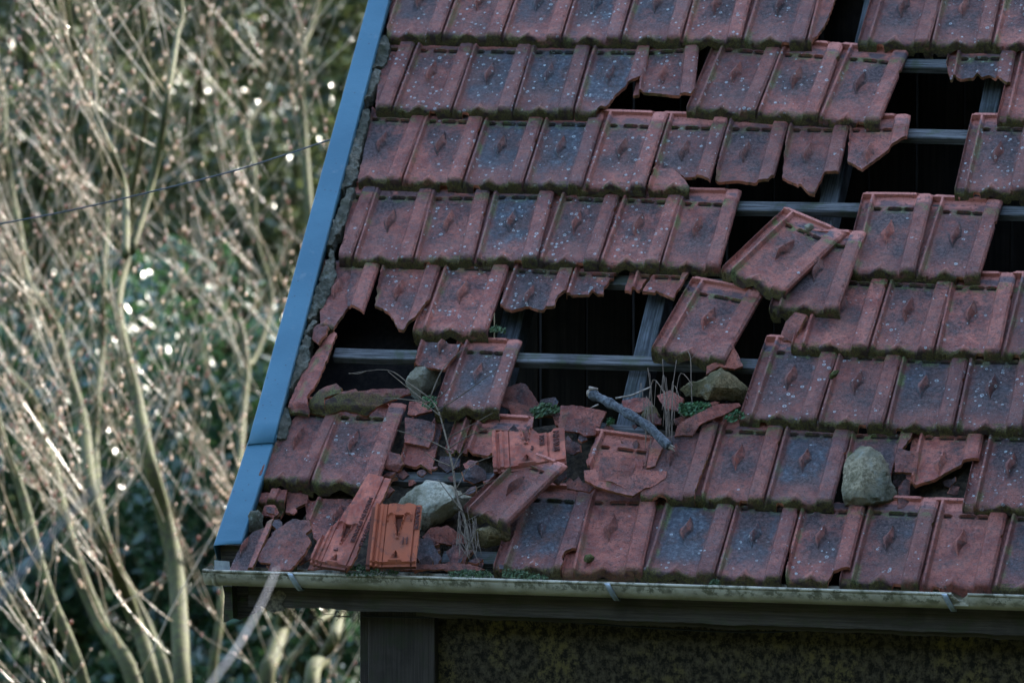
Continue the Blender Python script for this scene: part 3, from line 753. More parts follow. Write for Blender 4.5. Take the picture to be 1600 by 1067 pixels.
# slumped whole tiles
SL = "whole tiles that have slipped out of line"
def slump(BL, BRc, TLc, hs, c, label, size=(.2, TL), kind=0):
    M = free_frame(BL, BRc, TLc, hs, size); return whole(M, c, label, SL, kind)
slump((1138, 425), (1224, 462), (1236, 330), (.075, .075, .045), C(.35, 1, .1), "tile slipped and turned clockwise, with a pale lichen lump on its head", (.2, TL))
slump((1214, 484), (1312, 484), (1272, 362), (.05, .058, .035), C(.5, 1, .1), "slipped tile lying half under the clockwise turned tile")
slump((1031, 548), (1130, 570), (1086, 436), (.055, .055, .02), C(.3, .8, .4), "slipped tile hanging alone across the batten left of the dark gap")
slump((690, 640), (778, 645), (722, 530), (.06, .06, .01), C(.62, .5, .7), "slipped slate-crusted tile behind the dry twig, below the left hole", (.2, TL))
# ------------------------------------------------------------------ sixth course, left: remnants
FR = "loose tile fragments"
M = gframe(5, 0)
broken(free_frame((452, 640), (545, 650), (508, 525), (.05, .05, .02)), [(449, 632), (474, 578), (499, 540), (521, 520), (527, 524), (513, 560), (496, 600), (480, 622), (482, 640), (474, 646), (455, 645)], C(.2, .9, .1),
       "long narrow rib strip of a tile beside the verge mortar", FR, 17.1, zf=lambda x, y: .012 * math.sin(max(0, min(1, (x - 0) / .07)) * math.pi) ** .5 - (.02 * ss(.03, 0, y)), rect=(-.02, 0, .2, .42))
def shell(name, M, poly, c, label, seed, arch=.012, curl=0.02, group=FR, cat='tile fragment', thick=.011, z=.0, broadrib=False):
    """bent fragment : a rib or nose piece, arched across"""
    p = to_local(M, poly, z); x0 = min(q[0] for q in p); x1 = max(q[0] for q in p); y0 = min(q[1] for q in p); y1 = max(q[1] for q in p)
    def zf(x, y):
        u = (x - x0) / (x1 - x0); v = (y - y0) / (y1 - y0)
        return arch * math.sin(math.pi * max(0, min(1, u))) - curl * ss(.3, 0, v) + .003 * n3(x * 40, y * 40, seed)
    xs = [x0 + (x1 - x0) * i / 18 for i in range(19)]; ys = [y0 + (y1 - y0) * i / 18 for i in range(19)]
    bd = p
    me = piece_mesh(name, bd, lambda x, y: 0, seed, thick, xs, ys, None, .0025)
    n = len(me.vertices) // 2
    for k, v in enumerate(me.vertices):
        zz = zf(v.co.x, v.co.y); v.co.z = zz - (thick if k >= n else 0)
    me.update()
    o = bpy.data.objects.new(name, me); col.objects.link(o); return finish(o, M, c, label, group, cat)
def plane_at(px, py, h=.04, nrm=None, rot=0, low=False):
    """local frame on the roof at that spot; nrm tips it"""
    o = P(px, py, h); n = (nrm or RN).normalized(); X = Vector((1, 0, 0)); X = (X - n * X.dot(n)).normalized(); Y = n.cross(X)
    M = frame3(o, X, Y) @ Matrix.Rotation(R(rot), 4, 'Z'); return M @ Matrix.Translation((0, .02, 0)) if low == 2 else M if low else M @ Matrix.Translation((-.08, -.17, 0))
def tip(a, b):                               # roof normal leant a deg towards the viewer, b deg to the right
    return (Matrix.Rotation(R(a), 3, 'X') @ Matrix.Rotation(R(b), 3, 'Y') @ RN)
shell("tile_fragment", plane_at(510, 625, .05, tip(12, -10), 0, 2), [(482, 642), (484, 624), (500, 610), (526, 600), (534, 606), (533, 613), (508, 624), (506, 646)], C(.35, .6, 0), "mossy curved tile fragment, left one of two under the left hole", 18.1, .008, .022)
shell("tile_fragment", plane_at(570, 630, .055, tip(20, 8), 0, 2), [(507, 644), (508, 626), (532, 614), (556, 609), (560, 613), (580, 610), (638, 607), (642, 614), (600, 632), (572, 648), (538, 640)], C(.45, .6, 0), "long mossy tile nose reaching right, under the left hole", 19.1, .010, .02)
shell("tile_fragment", plane_at(500, 520, .05, tip(0, -20)), [(490, 512), (500, 508), (513, 511), (508, 524), (497, 538), (488, 530)], C(.1, .3, 0), "small red shard wedged between verge mortar and rib strip", 20.1, .006, .004)
broken(gframe(5, 1, lift=.01), [(640, 520), (725, 530), (700, 564), (692, 578), (673, 574), (645, 570)], C(.5, .7, .7), "torn tile head over the pale mortar lump", BR, 21.4, local=None)
broken(free_frame((635, 600), (720, 610), (655, 534), (.03, .03, .05), (PITCHX, .2)), [(653, 532), (719, 538), (705, 560), (693, 577), (676, 575), (664, 572), (645, 568)], C(.5, .5, .8), "torn purple tile piece on top of the pale mortar lump", FR, 22.4, rect=(-.028, 0, .3, TL))
shell("tile_fragment", plane_at(1135, 560, .04, tip(10, 15)), [(1127, 548), (1143, 541), (1152, 552), (1161, 572), (1148, 577), (1122, 574), (1104, 582), (1104, 572), (1118, 566)], C(.05, .2, 0, .6), "orange shard caught under the lone slipped tile", 23.3, .006, .01)
shell("tile_fragment", plane_at(1230, 510, .03, tip(10, -25)), [(1217, 530), (1228, 505), (1243, 489), (1260, 492), (1250, 515), (1240, 534)], C(.3, .6, 0), "dark red shard standing in the gap under the slipped tiles", 24.3, .006, .006)
# red channel fragments around the middle
shell("tile_fragment", plane_at(830, 625, -.01, tip(25, 0)), [(787, 606), (812, 596), (822, 600), (838, 625), (845, 636), (800, 640), (780, 632)], C(.4, .2, 0, .8), "upturned red-rimmed tile corner left of the green stonecrop", 25.3, -.012, 0)
shell("tile_fragment", plane_at(815, 640, .01, tip(30, 10)), [(792, 626), (812, 630), (838, 640), (832, 650), (800, 650)], C(.1, .2, 0, .9), "small triangular red shard below the upturned tile corner", 26.3, .004, 0)
broken(gframe(6, 3, lift=0, rot=-1), [(660, 642), (742, 648), (735, 660), (718, 706), (700, 703), (683, 698), (678, 690)], C(.4, .9, .4), "mossy broken tile left part behind the dry twig stem", BR, 27.1)
broken(free_frame((700, 785), (812, 792), (748, 648), (.03, .03, .01)), [(745, 636), (835, 646), (832, 688), (800, 716), (768, 712), (722, 702), (733, 664)], C(.15, .9, .2), "broken tile head with green moss above the pink upturned tile", BR, 28.1)
shell("tile_fragment", plane_at(860, 650, .03, tip(15, 0)), [(835, 648), (870, 642), (885, 650), (878, 668), (868, 665), (864, 652), (842, 652)], C(.2, .6, 0, .8), "small hooked tile shard under the green stonecrop", 29.1, .008, .0)
shell("tile_fragment", plane_at(912, 660, .05, tip(18, 6)), [(876, 634), (895, 633), (948, 643), (936, 668), (930, 680), (915, 682), (905, 676), (872, 672)], C(.12, .2, .1), "flat reddish tile plate left of the grey fallen branch", 30.1, .004, 0)
shell("tile_fragment", plane_at(990, 635, .02, tip(10, 0)), [(972, 626), (1012, 622), (1020, 632), (1000, 646), (975, 642)], C(.1, .2, .1), "pink tile shard behind the grey fallen branch", 31.1, .006, 0)
shell("tile_fragment", plane_at(1052, 628, .02, tip(15, -10)), [(1026, 618), (1050, 612), (1068, 622), (1062, 642), (1040, 640)], C(.15, .2, .1), "dull red shard behind the dry grass", 32.1, .008, 0)
shell("tile_fragment", plane_at(1100, 655, .05, tip(20, 15)), [(1054, 680), (1058, 665), (1075, 655), (1120, 634), (1155, 630), (1158, 634), (1130, 650), (1095, 665), (1082, 681), (1070, 679)], C(.2, .3, .1), "long curved purple-red ridge fragment below the peaked stone", 33.1, .014, .008)
shell("tile_fragment", plane_at(1075, 655, .03, tip(25, 15)), [(1052, 655), (1074, 647), (1100, 636), (1112, 628), (1125, 628), (1078, 655), (1056, 664)], C(.05, .2, 0, .5), "orange-edged shard tucked under the curved ridge fragment", 34.1, .004, 0)
# tile heads in the seventh course, middle
broken(free_frame((888, 800), (1000, 822), (922, 672), (.035, .035, .035)), [(905, 715), (918, 668), (1022, 690), (1010, 736), (985, 742), (916, 738), (908, 722)], C(.1, .3, .1, .8), "open red tile head with high rim left of the branch tip", BR, 35.1)
shell("tile_fragment", plane_at(960, 720, .08, tip(8, 12)), [(936, 722), (938, 714), (992, 716), (994, 722), (988, 742), (982, 768), (958, 755), (936, 750)], C(.15, .1, .3), "small red plate on top of the stacked fragments", 36.1, .004, -.004)
shell("tile_fragment", plane_at(985, 750, .06, tip(5, 12)), [(912, 735), (940, 732), (1042, 736), (1040, 746), (1020, 760), (1005, 764), (988, 778), (965, 772), (935, 762), (914, 750)], C(.15, .6, .1), "broad broken shard below the small red plate", 37.1, .003, -.008)
broken(gframe(6, 6, lift=.004), [(1005, 690), (1130, 660), (1104, 722), (1082, 785), (1073, 784), (1068, 793), (1055, 785), (1040, 776), (1020, 775), (1000, 778)], C(.35, .5, .1), "tile with ragged mossy foot beside the stacked fragments", BR, 38.1)
shell("tile_fragment", plane_at(905, 758, .06, tip(20, 0)), [(884, 754), (890, 747), (897, 752), (905, 746), (912, 756), (931, 758), (922, 770), (906, 768), (886, 764)], C(.25, .3, 0), "tiny knobbed shard between the tilted slab and the stacked fragments", 39.1, .008, -.004)
# the tilted slab above the small ochre stone
slump((730, 798), (805, 815), (850, 712), (.085, .10, .10), C(.1, .5, .1), "pink tile tilted sideways over the small ochre stone", (.2, TL * 1.05))
# fragments left, two below the twig
broken(free_frame((618, 735), (690, 742), (632, 650), (.02, .02, .0), (PITCHX * .8, .25)), [(632, 655), (680, 662), (676, 700), (672, 736), (650, 730), (620, 720)], C(.2, .9, .1, .9), "dark red overlapped piece left of the dry twig stem", FR, 40.1)
shell("tile_fragment", plane_at(650, 665, .035, tip(10, 0)), [(633, 652), (660, 656), (680, 662), (677, 684), (670, 700), (632, 692)], C(.35, .7, .3, .8), "mossy little plate above the dark red overlapped piece", 41.1, .004, -.004)
shell("tile_fragment", plane_at(655, 637, .03, tip(15, 0)), [(640, 628), (672, 628), (675, 642), (650, 650), (636, 646)], C(.05, .2, 0), "pink scrap below the pale mortar lump", 42.1, .004, 0)
# lowest course, left
LB = [(358, 890), (372, 860), (395, 830), (418, 820), (430, 812), (424, 830), (408, 865), (396, 890)]
broken(free_frame((330, 915), (392, 920), (382, 795), (.05, .05, .03), (.2, TL)), LB, C(.5, .6, .2), "grimy tile remnant at the gutter corner under the blue trim", BR, 43.1, rect=(-.06, -.02, .26, TL))
broken(free_frame((372, 780), (432, 785), (395, 735), (.02, .02, .0), (.2, .2)), [(400, 768), (450, 766), (446, 780), (436, 795), (415, 792), (398, 788)], C(.3, 1, .1), "mossy tile scrap under the leftmost whole tile of the seventh course", FR, 44.1, rect=(-.5, -.5, .5, TL))
shell("tile_fragment", plane_at(465, 785, .0), [(450, 768), (482, 768), (480, 785), (462, 795), (452, 802), (446, 800)], C(.1, .3, .1), "triangular pink scrap beside the mossy scrap", 45.1, .004, 0)
broken(free_frame((462, 860), (560, 870), (500, 772), (.0, .0, .0), (.2, .30)), [(478, 778), (552, 778), (540, 800), (530, 830), (500, 850), (490, 838), (486, 815), (478, 806)], C(.3, .7, .5), "lichen-flecked tile behind the long upturned shard", BR, 46.1)
shell("tile_fragment", plane_at(440, 855, .065, tip(8, -10)), [(405, 878), (400, 872), (430, 830), (458, 812), (484, 814), (486, 826), (478, 835), (486, 845), (478, 862), (455, 892), (420, 894), (425, 882)], C(.3, .6, .1), "ragged upturned shard near the gutter corner", 47.1, .006, -.004)
# undersides with raised lettering
def lettering(M, text, x, y, size, parent, c, rot=-90, z=.0035):
    cu = bpy.data.curves.new("lettering", 'FONT'); cu.body = text; cu.size = size; cu.extrude = .0015; cu.offset = .0009; cu.resolution_u = 2
    t = bpy.data.objects.new("tmp", cu); col.objects.link(t); bpy.context.view_layer.update()
    dg = bpy.context.evaluated_depsgraph_get(); me = bpy.data.meshes.new_from_object(t.evaluated_get(dg))
    bpy.data.objects.remove(t); bpy.data.curves.remove(cu)
    me.materials.clear(); me.materials.append(M_LETTER)
    o = bpy.data.objects.new("embossed_lettering", me); col.objects.link(o); o.parent = parent
    o.matrix_local = Matrix.Translation((x, y, z)) @ Matrix.Rotation(R(rot), 4, 'Z'); o.color = c
    return o
M_LETTER = simple("dirt_filled_lettering", (.10, .032, .025), .9, nscale=80, c2=(.045, .018, .014))
UX = [-.028 + .004 * i for i in range(58)]; UY = [.004 * i for i in range(98)]
for v in (.012, .018, .038, .0405, .150, .153): UX.append(v)
UX.sort()
# orange one (three corners of the module: lower left, lower right, upper left)
M1 = free_frame((581, 884), (648, 886), (583, 765), (.13, .13, .17), (.172, .26))
o1 = broken(M1, None, C(0, .15, 0, .08), "upright orange tile half lettered FRANCE, standing by the pale stone", "upturned tiles showing their undersides", 50.1,
            local=[(-.028, 0), (.172, 0), (.172, .202), (.150, .206), (.12, .212), (.09, .207), (.06, .212), (.03, .209), (-.028, .206)],
            zf=under_z, name="upturned_tile", xs=UX, ys=UY, mats=(M_UNDER, M_UNDER, M_BROKEN), rect=(-.028, 0, .172, TL), amp=.0018, cat='upturned tile')
lettering(M1, "FRANCE", .1535, .196, .0205, o1, C()); lettering(M1, "11", .106, .072, .030, o1, C(), 0)
# long pink one
M2 = free_frame((487, 880), (556, 891), (545, 748), (.10, .10, .13), (.2, .345))
o2 = broken(M2, [(482, 884), (495, 850), (520, 820), (532, 806), (548, 785), (560, 765), (572, 745), (577, 738), (612, 746), (600, 775), (585, 800), (566, 840), (556, 868), (548, 882), (530, 892), (500, 884)],
            C(0, .3, .1), "long pink upturned tile lettered MADE IN FRANCE, leaning to the right", "upturned tiles showing their undersides", 51.1,
            zf=under_z, name="upturned_tile", xs=UX, ys=UY, mats=(M_UNDER, M_UNDER, M_BROKEN), rect=(-.028, 0, .205, TL), amp=.003, cat='upturned tile')
lettering(M2, "MADE IN FRANCE", .127, .285, .0225, o2, C()); lettering(M2, "ACHENHAUS", .168, .235, .024, o2, C())
lettering(M2, "7", .07, .065, .022, o2, C(), -60)
# pink half in the middle
M3 = free_frame((777, 738), (884, 716), (787, 614), (.10, .10, .13), (.2, .30))
o3 = broken(M3, None, C(0, .15, 0), "pink upturned tile half with clear lettering above the tilted tile", "upturned tiles showing their undersides", 52.1,
            local=[(-.010, 0), (.2, 0), (.2, .132), (.170, .134), (.162, .122), (.125, .124), (.105, .150), (.095, .145), (.06, .143), (.03, .152), (-.012, .152)],
            zf=under_z, name="upturned_tile", xs=UX, ys=UY, mats=(M_UNDER, M_UNDER, M_BROKEN), rect=(-.028, 0, .2, TL), amp=.002, cat='upturned tile')
lettering(M3, "NCE", .128, .112, .018, o3, C()); lettering(M3, "NHAUS", .168, .122, .023, o3, C())
lettering(M3, "3", .10, .065, .018, o3, C(), -10)
# right of the orange one and in the gutter
shell("tile_fragment", plane_at(668, 862, .05, tip(10, 10)), [(648, 842), (672, 838), (690, 872), (684, 882), (660, 884), (652, 870)], C(.6, .2, 0), "dark-faced shard with red rim right of the orange tile", 53.1, -.006, 0)
shell("tile_fragment", plane_at(690, 835, .03, tip(20, 10)), [(660, 838), (672, 826), (700, 822), (720, 835), (735, 848), (700, 852), (682, 848)], C(.05, .2, 0, .7), "red shard in the shadow under the pale stone", 54.1, .008, 0)
shell("tile_fragment", plane_at(510, 890, .05, tip(25, 0)), [(480, 890), (486, 880), (500, 877), (530, 884), (556, 890)], C(.0, .2, 0, .3), "orange rounded shard lying in the gutter beneath the pink tile", 55.1, .012, 0)
shell("tile_fragment", plane_at(625, 892, .045, tip(20, 0)), [(580, 888), (605, 883), (650, 884), (700, 881), (722, 886), (730, 890), (600, 891)], C(.3, .4, 0, .6), "thin flat shard along the gutter below the orange tile", 56.1, .006, 0)
shell("tile_fragment", plane_at(710, 890, .05, tip(20, 0)), [(690, 886), (700, 878), (735, 882), (758, 889), (745, 892), (695, 891)], C(.1, .4, 0, .8), "crumbled red shard in the gutter left of the moss", 57.1, .006, 0)
# chipped right part
hang(6, 9, [(1330, 675), (1432, 675), (1415, 700), (1398, 718), (1390, 745), (1330, 760), (1318, 730)], C(.4, 1, .2), "mossy tile head partly hidden behind the standing stone", 58.1, lift=-.004)
hang(6, 10, [(1426, 672), (1555, 678), (1544, 712), (1530, 718), (1505, 722), (1480, 735), (1462, 746), (1427, 757), (1415, 740)], C(.03, .5, .1), "clean red tile with a slanting mossy break right of the stone", 59.1)
shell("tile_fragment", plane_at(1415, 725, .05, tip(10, 10)), [(1398, 715), (1404, 700), (1418, 706), (1436, 705), (1432, 740), (1398, 738)], C(.2, .4, 0), "knotted red shard wedged right of the standing stone", 60.1, .006, 0)
shell("tile_fragment", plane_at(1410, 770, .02, tip(5, 20)), [(1402, 795), (1404, 760), (1415, 748), (1422, 752), (1420, 795)], C(.15, .2, 0), "upright narrow red shard on the tile head right of the stone", 61.1, .005, 0)
shell("tile_fragment", plane_at(1428, 782, .0, tip(5, 20)), [(1420, 790), (1428, 775), (1434, 778), (1428, 792)], C(.2, .2, 0), "tiny red chip in the dark gap right of the stone", 62.1, .003, 0)
hang(7, 8, [(1226, 925), (1240, 780), (1375, 785), (1352, 845), (1332, 888), (1318, 890), (1300, 896), (1288, 912), (1284, 930)], C(.45, .9, .4), "tile with its lower right corner gone, above the gutter", 63.1)
# course 5 col0-? head of the sixth course under slipped tile
# ------------------------------------------------------------------ stones, mortar, timber, branch
def rock(name, poly, h, depth, mat, label, cat, seed, group=None, rough=.006, bulge=(.0, .5, 1), flatten=.8):
    """stone whose waist is the given outline, swelling towards and away from the viewer"""
    cxp = sum(p[0] for p in poly) / len(poly); cyp = sum(p[1] for p in poly) / len(poly)
    c = P(cxp, cyp, h); dist = (c - CAM).dot(FW)
    pts = []
    for i in range(len(poly)):
        a, b = poly[i], poly[(i + 1) % len(poly)]; k = max(1, int(math.dist(a, b) / 5))
        for j in range(k): pts.append((a[0] + (b[0] - a[0]) * j / k, a[1] + (b[1] - a[1]) * j / k))
    n = len(pts); rings = []
    prof = [(-.5, .25), (-.46, .62), (-.36, .84), (-.2, .96), (0, 1), (.2, .96), (.36, .8), (.48, .45)]
    random.seed(seed); ox, oy = random.uniform(-.22, .22), random.uniform(-.22, .22)
    vs = []
    for dz, s in prof:
        for (x, y) in pts:
            k = 1 - s
            qx = cxp + (x - cxp) * s + ox * k * 60; qy = cyp + (y - cyp) * s + oy * k * 60
            v = Qd(qx, qy, dist) + FW * (dz * depth)
            r = (Vector((n3(v.x * 14, v.y * 14, v.z * 14 + seed), n3(v.x * 14 + 5, v.y * 14, v.z * 14 + seed), n3(v.x * 14, v.y * 14 + 9, v.z * 14 + seed)))) * rough * 2
            r += FW * n3(v.x * 45, v.y * 45, v.z * 45 + seed) * rough
            vs.append(v + r * (1 if abs(dz) > .01 else .5))
    m = len(prof); fs = []
    for k in range(m - 1):
        for i in range(n):
            j = (i + 1) % n; fs.append((k * n + i, k * n + j, (k + 1) * n + j, (k + 1) * n + i))
    fs.append(tuple(range(n))); fs.append(tuple(reversed(range((m - 1) * n, m * n))))
    me = bpy.data.meshes.new(name); me.from_pydata([v - c for v in vs], [], fs); bm = bmesh.new(); bm.from_mesh(me)
    bmesh.ops.recalc_face_normals(bm, faces=bm.faces)
    bmesh.ops.triangulate(bm, faces=[f for f in bm.faces if len(f.verts) > 4])
    bmesh.ops.subdivide_edges(bm, edges=bm.edges[:], cuts=1)
    for v in bm.verts:
        q = v.co * 70; v.co += v.normal * (n3(q.x, q.y, q.z + seed) * rough * .45)
        q = v.co * 16; f = n3(q.x, q.y, q.z + seed * 2); v.co += v.normal * (-abs(f) * rough * 1.6)
    rr_ = random.Random(seed); ext = max(v.co.length for v in bm.verts)
    for _ in range(9):
        nn = (-FW + RT * rr_.uniform(-1.3, 1.3) + UP * rr_.uniform(-1.2, 1.3)).normalized()
        sup = max(v.co.dot(nn) for v in bm.verts); cutd = sup * rr_.uniform(.58, .88)
        for v in bm.verts:
            d = v.co.dot(nn) - cutd
            if d > 0: v.co -= nn * d * .93
    for v in bm.verts:
        q = v.co * 55; v.co += v.normal * ((abs(n3(q.x, q.y, q.z + seed)) - .2) * rough * .9)
    for f in bm.faces: f.smooth = True
    bm.to_mesh(me); bm.free(); me.materials.append(mat); me.set_sharp_from_angle(angle=R(24))
    o = bpy.data.objects.new(name, me); col.objects.link(o); o.matrix_world = Matrix.Translation(c)
    return tag(o, label, cat, group)
rock("stone", [(1315, 735), (1318, 712), (1330, 700), (1342, 693), (1358, 695), (1375, 705), (1388, 728), (1402, 762), (1401, 782), (1388, 792), (1350, 791), (1318, 791), (1314, 765)], .07, .13, M_STONE,
     "large upright mossy stone lodged in the seventh course", "stone", 3, "stones fallen on the roof", .007)
rock("stone", [(604, 786), (632, 766), (672, 748), (700, 756), (722, 770), (738, 776), (736, 792), (715, 800), (690, 818), (655, 832), (640, 800)], .05, .15, M_STONEP,
     "pale grey striped stone behind the upright orange tile", "stone", 8, "stones fallen on the roof", .007)
rock("stone", [(1050, 612), (1080, 594), (1105, 590), (1128, 574), (1142, 584), (1172, 602), (1178, 612), (1172, 634), (1150, 628), (1125, 626), (1090, 622), (1068, 622)], .03, .10, M_STONEO,
     "ochre peaked stone resting in the gap right of the dry grass", "stone", 14, "stones fallen on the roof", .007)
rock("stone", [(735, 832), (748, 824), (768, 820), (795, 828), (802, 842), (795, 852), (760, 856), (738, 850)], .04, .08, M_STONEO,
     "small ochre stone under the sideways tilted tile", "stone", 21, "stones fallen on the roof", .005)
rock("mortar_lump", [(650, 572), (664, 568), (692, 578), (690, 600), (680, 622), (655, 630), (640, 618), (632, 600), (640, 584)], -.01, .10, M_MORTAR2,
     "sandy mortar lump between the left hole and the slipped slate-crusted tile", "mortar lump", 31, None, .006)
rock("mortar_lump", [(386, 805), (392, 798), (404, 797), (412, 806), (412, 825), (400, 838), (378, 840), (380, 822)], .03, .06, M_MORTAR,
     "rounded grey mortar lump beside the foot of the blue trim", "mortar lump", 33, None, .004)
rock("lichen_lump", [(1256, 352), (1262, 347), (1271, 350), (1272, 356), (1266, 361), (1258, 359)], .075, .02, M_STONEP,
     "pale crusty lichen lump on the head of the clockwise turned tile", "lichen", 35, None, .003)
for k, (pl_, hh, seed, lab) in enumerate((
    ([(1000, 648), (1010, 636), (1024, 634), (1030, 645), (1036, 655), (1020, 662), (1004, 658)], .02, 41, "small cream rubble stone behind the branch and dry grass"),
    ([(1296, 583), (1302, 575), (1309, 579), (1307, 590), (1301, 593)], .05, 43, None),)):
    if lab: rock("rubble_stone", pl_, hh, .04, M_STONEO, lab, "stone", seed, None, .004)
def cushion(poly, h, depth, label, seed):
    return rock("moss_cushion", poly, h, depth, M_MOSS, label, "moss", seed, "moss cushions on the tiles", .004)
cushion([(909, 873), (913, 866), (922, 864), (930, 870), (929, 877), (920, 880), (911, 879)], .055, .025, "round moss cushion on the clean red tile above the gutter", 51)
cushion([(1296, 583), (1302, 577), (1308, 581), (1306, 590), (1300, 594), (1295, 590)], .06, .02, "moss cushion on the seam right of the first tile of the sixth course", 52)
cushion([(448, 893), (450, 882), (458, 877), (465, 883), (464, 893)], .05, .03, "ochre moss cushion behind the left gutter clip", 53)
# verge mortar pieces
for k, pl_ in enumerate((
    [(597, 57), (605, 55), (611, 70), (606, 85), (598, 100), (590, 112), (583, 112)],
    [(586, 106), (596, 108), (594, 122), (583, 140), (575, 168), (566, 172)],
    [(567, 172), (579, 170), (576, 190), (566, 225), (555, 280), (548, 296), (540, 300)],
    [(541, 298), (556, 292), (550, 310), (540, 345), (528, 383), (518, 385)],
    [(517, 388), (524, 392), (523, 410), (527, 420), (520, 440), (508, 470), (497, 500), (488, 500)],
    [(488, 500), (498, 502), (494, 520), (480, 523)],
    [(478, 523), (490, 528), (484, 545), (486, 555), (470, 585), (452, 625), (440, 628)],
    [(440, 636), (450, 634), (456, 652), (448, 676), (436, 683), (428, 676)])):
    # lies under the trim too: widen to the left
    cc = sum(x for x, y in pl_) / len(pl_); pl2 = [(x - 12 if i >= len(pl_) - 2 else x - (2 if i in (1, 2, 3) else 0), y + (5 if i == 3 else 0)) for i, (x, y) in enumerate(pl_)]
    Mm = plane_at(pl_[0][0], pl_[0][1], .045, None, 0, True); p_ = to_local(Mm, pl2, 0)
    xs_ = [min(q[0] for q in p_) + .005 * i for i in range(40)]; ys_ = [min(q[1] for q in p_) + .006 * i for i in range(90)]
    me = piece_mesh("mortar_fillet", p_, lambda x, y: 0, k * 3.3, .045, xs_, ys_, (M_MORTAR,) * 3, .006)
    for v_ in me.vertices: v_.co.z += -.012 * ss(.0, .05, v_.co.x - (v_.co.y * -.0)) + .010 * n3(v_.co.x * 30, v_.co.y * 30, k) + .006 * n3(v_.co.x * 110, v_.co.y * 110, k)
    me.update(); o = bpy.data.objects.new("mortar_fillet", me); col.objects.link(o)
    finish(o, Mm, (1, 1, 1, 1), f"grey verge mortar piece beside the blue trim, {ORD[k + 1]} from the top", "mortar fillets along the verge", "verge mortar")
# blue trim
def trim():
    root = empty("verge_trim", P(340, 850, .05)); tag(root, "long blue metal trim running up the left edge of the roof", "verge trim")
    bpy.context.view_layer.update()
    def strip(name, l0, r0, l1, r1, h, ext):
        a, b, c, d = P(*l0, h), P(*r0, h), P(*r1, h), P(*l1, h)
        dv = (d - a).normalized(); d = d + dv * ext; c = c + (c - b).normalized() * ext
        n = 26; vs = []; fs = []
        prof = [(0, -.09), (0, -.004), (.03, 0), (.5, .0015), (.97, 0), (1.0, -.004), (1.0, -.030)]
        for i in range(n + 1):
            t = i / n; L = a.lerp(d, t); Rr = b.lerp(c, t); wv = (Rr - L)
            for u, z in prof: vs.append(L + wv * u + RN * (z + .0012 * n3(t * 18, u * 2, h * 50)))
        m = len(prof)
        for i in range(n):
            for j in range(m - 1): fs.append((i * m + j, i * m + j + 1, (i + 1) * m + j + 1, (i + 1) * m + j))
        me = bpy.data.meshes.new(name); me.from_pydata([v - root.location for v in vs], [], fs); me.materials.append(M_TRIM)
        me.polygons.foreach_set('use_smooth', [True] * len(fs)); me.update(); me.set_sharp_from_angle(angle=R(30))
        o = bpy.data.objects.new(name, me); col.objects.link(o); o.parent = root
        s = o.modifiers.new("t", 'SOLIDIFY'); s.thickness = .002
    strip("upper_length", (386, 694), (427, 691), (575, 0), (608, 0), .060, .35)
    strip("lower_length", (333, 852), (377, 849), (390, 680), (432, 678), .054, .0)
trim()
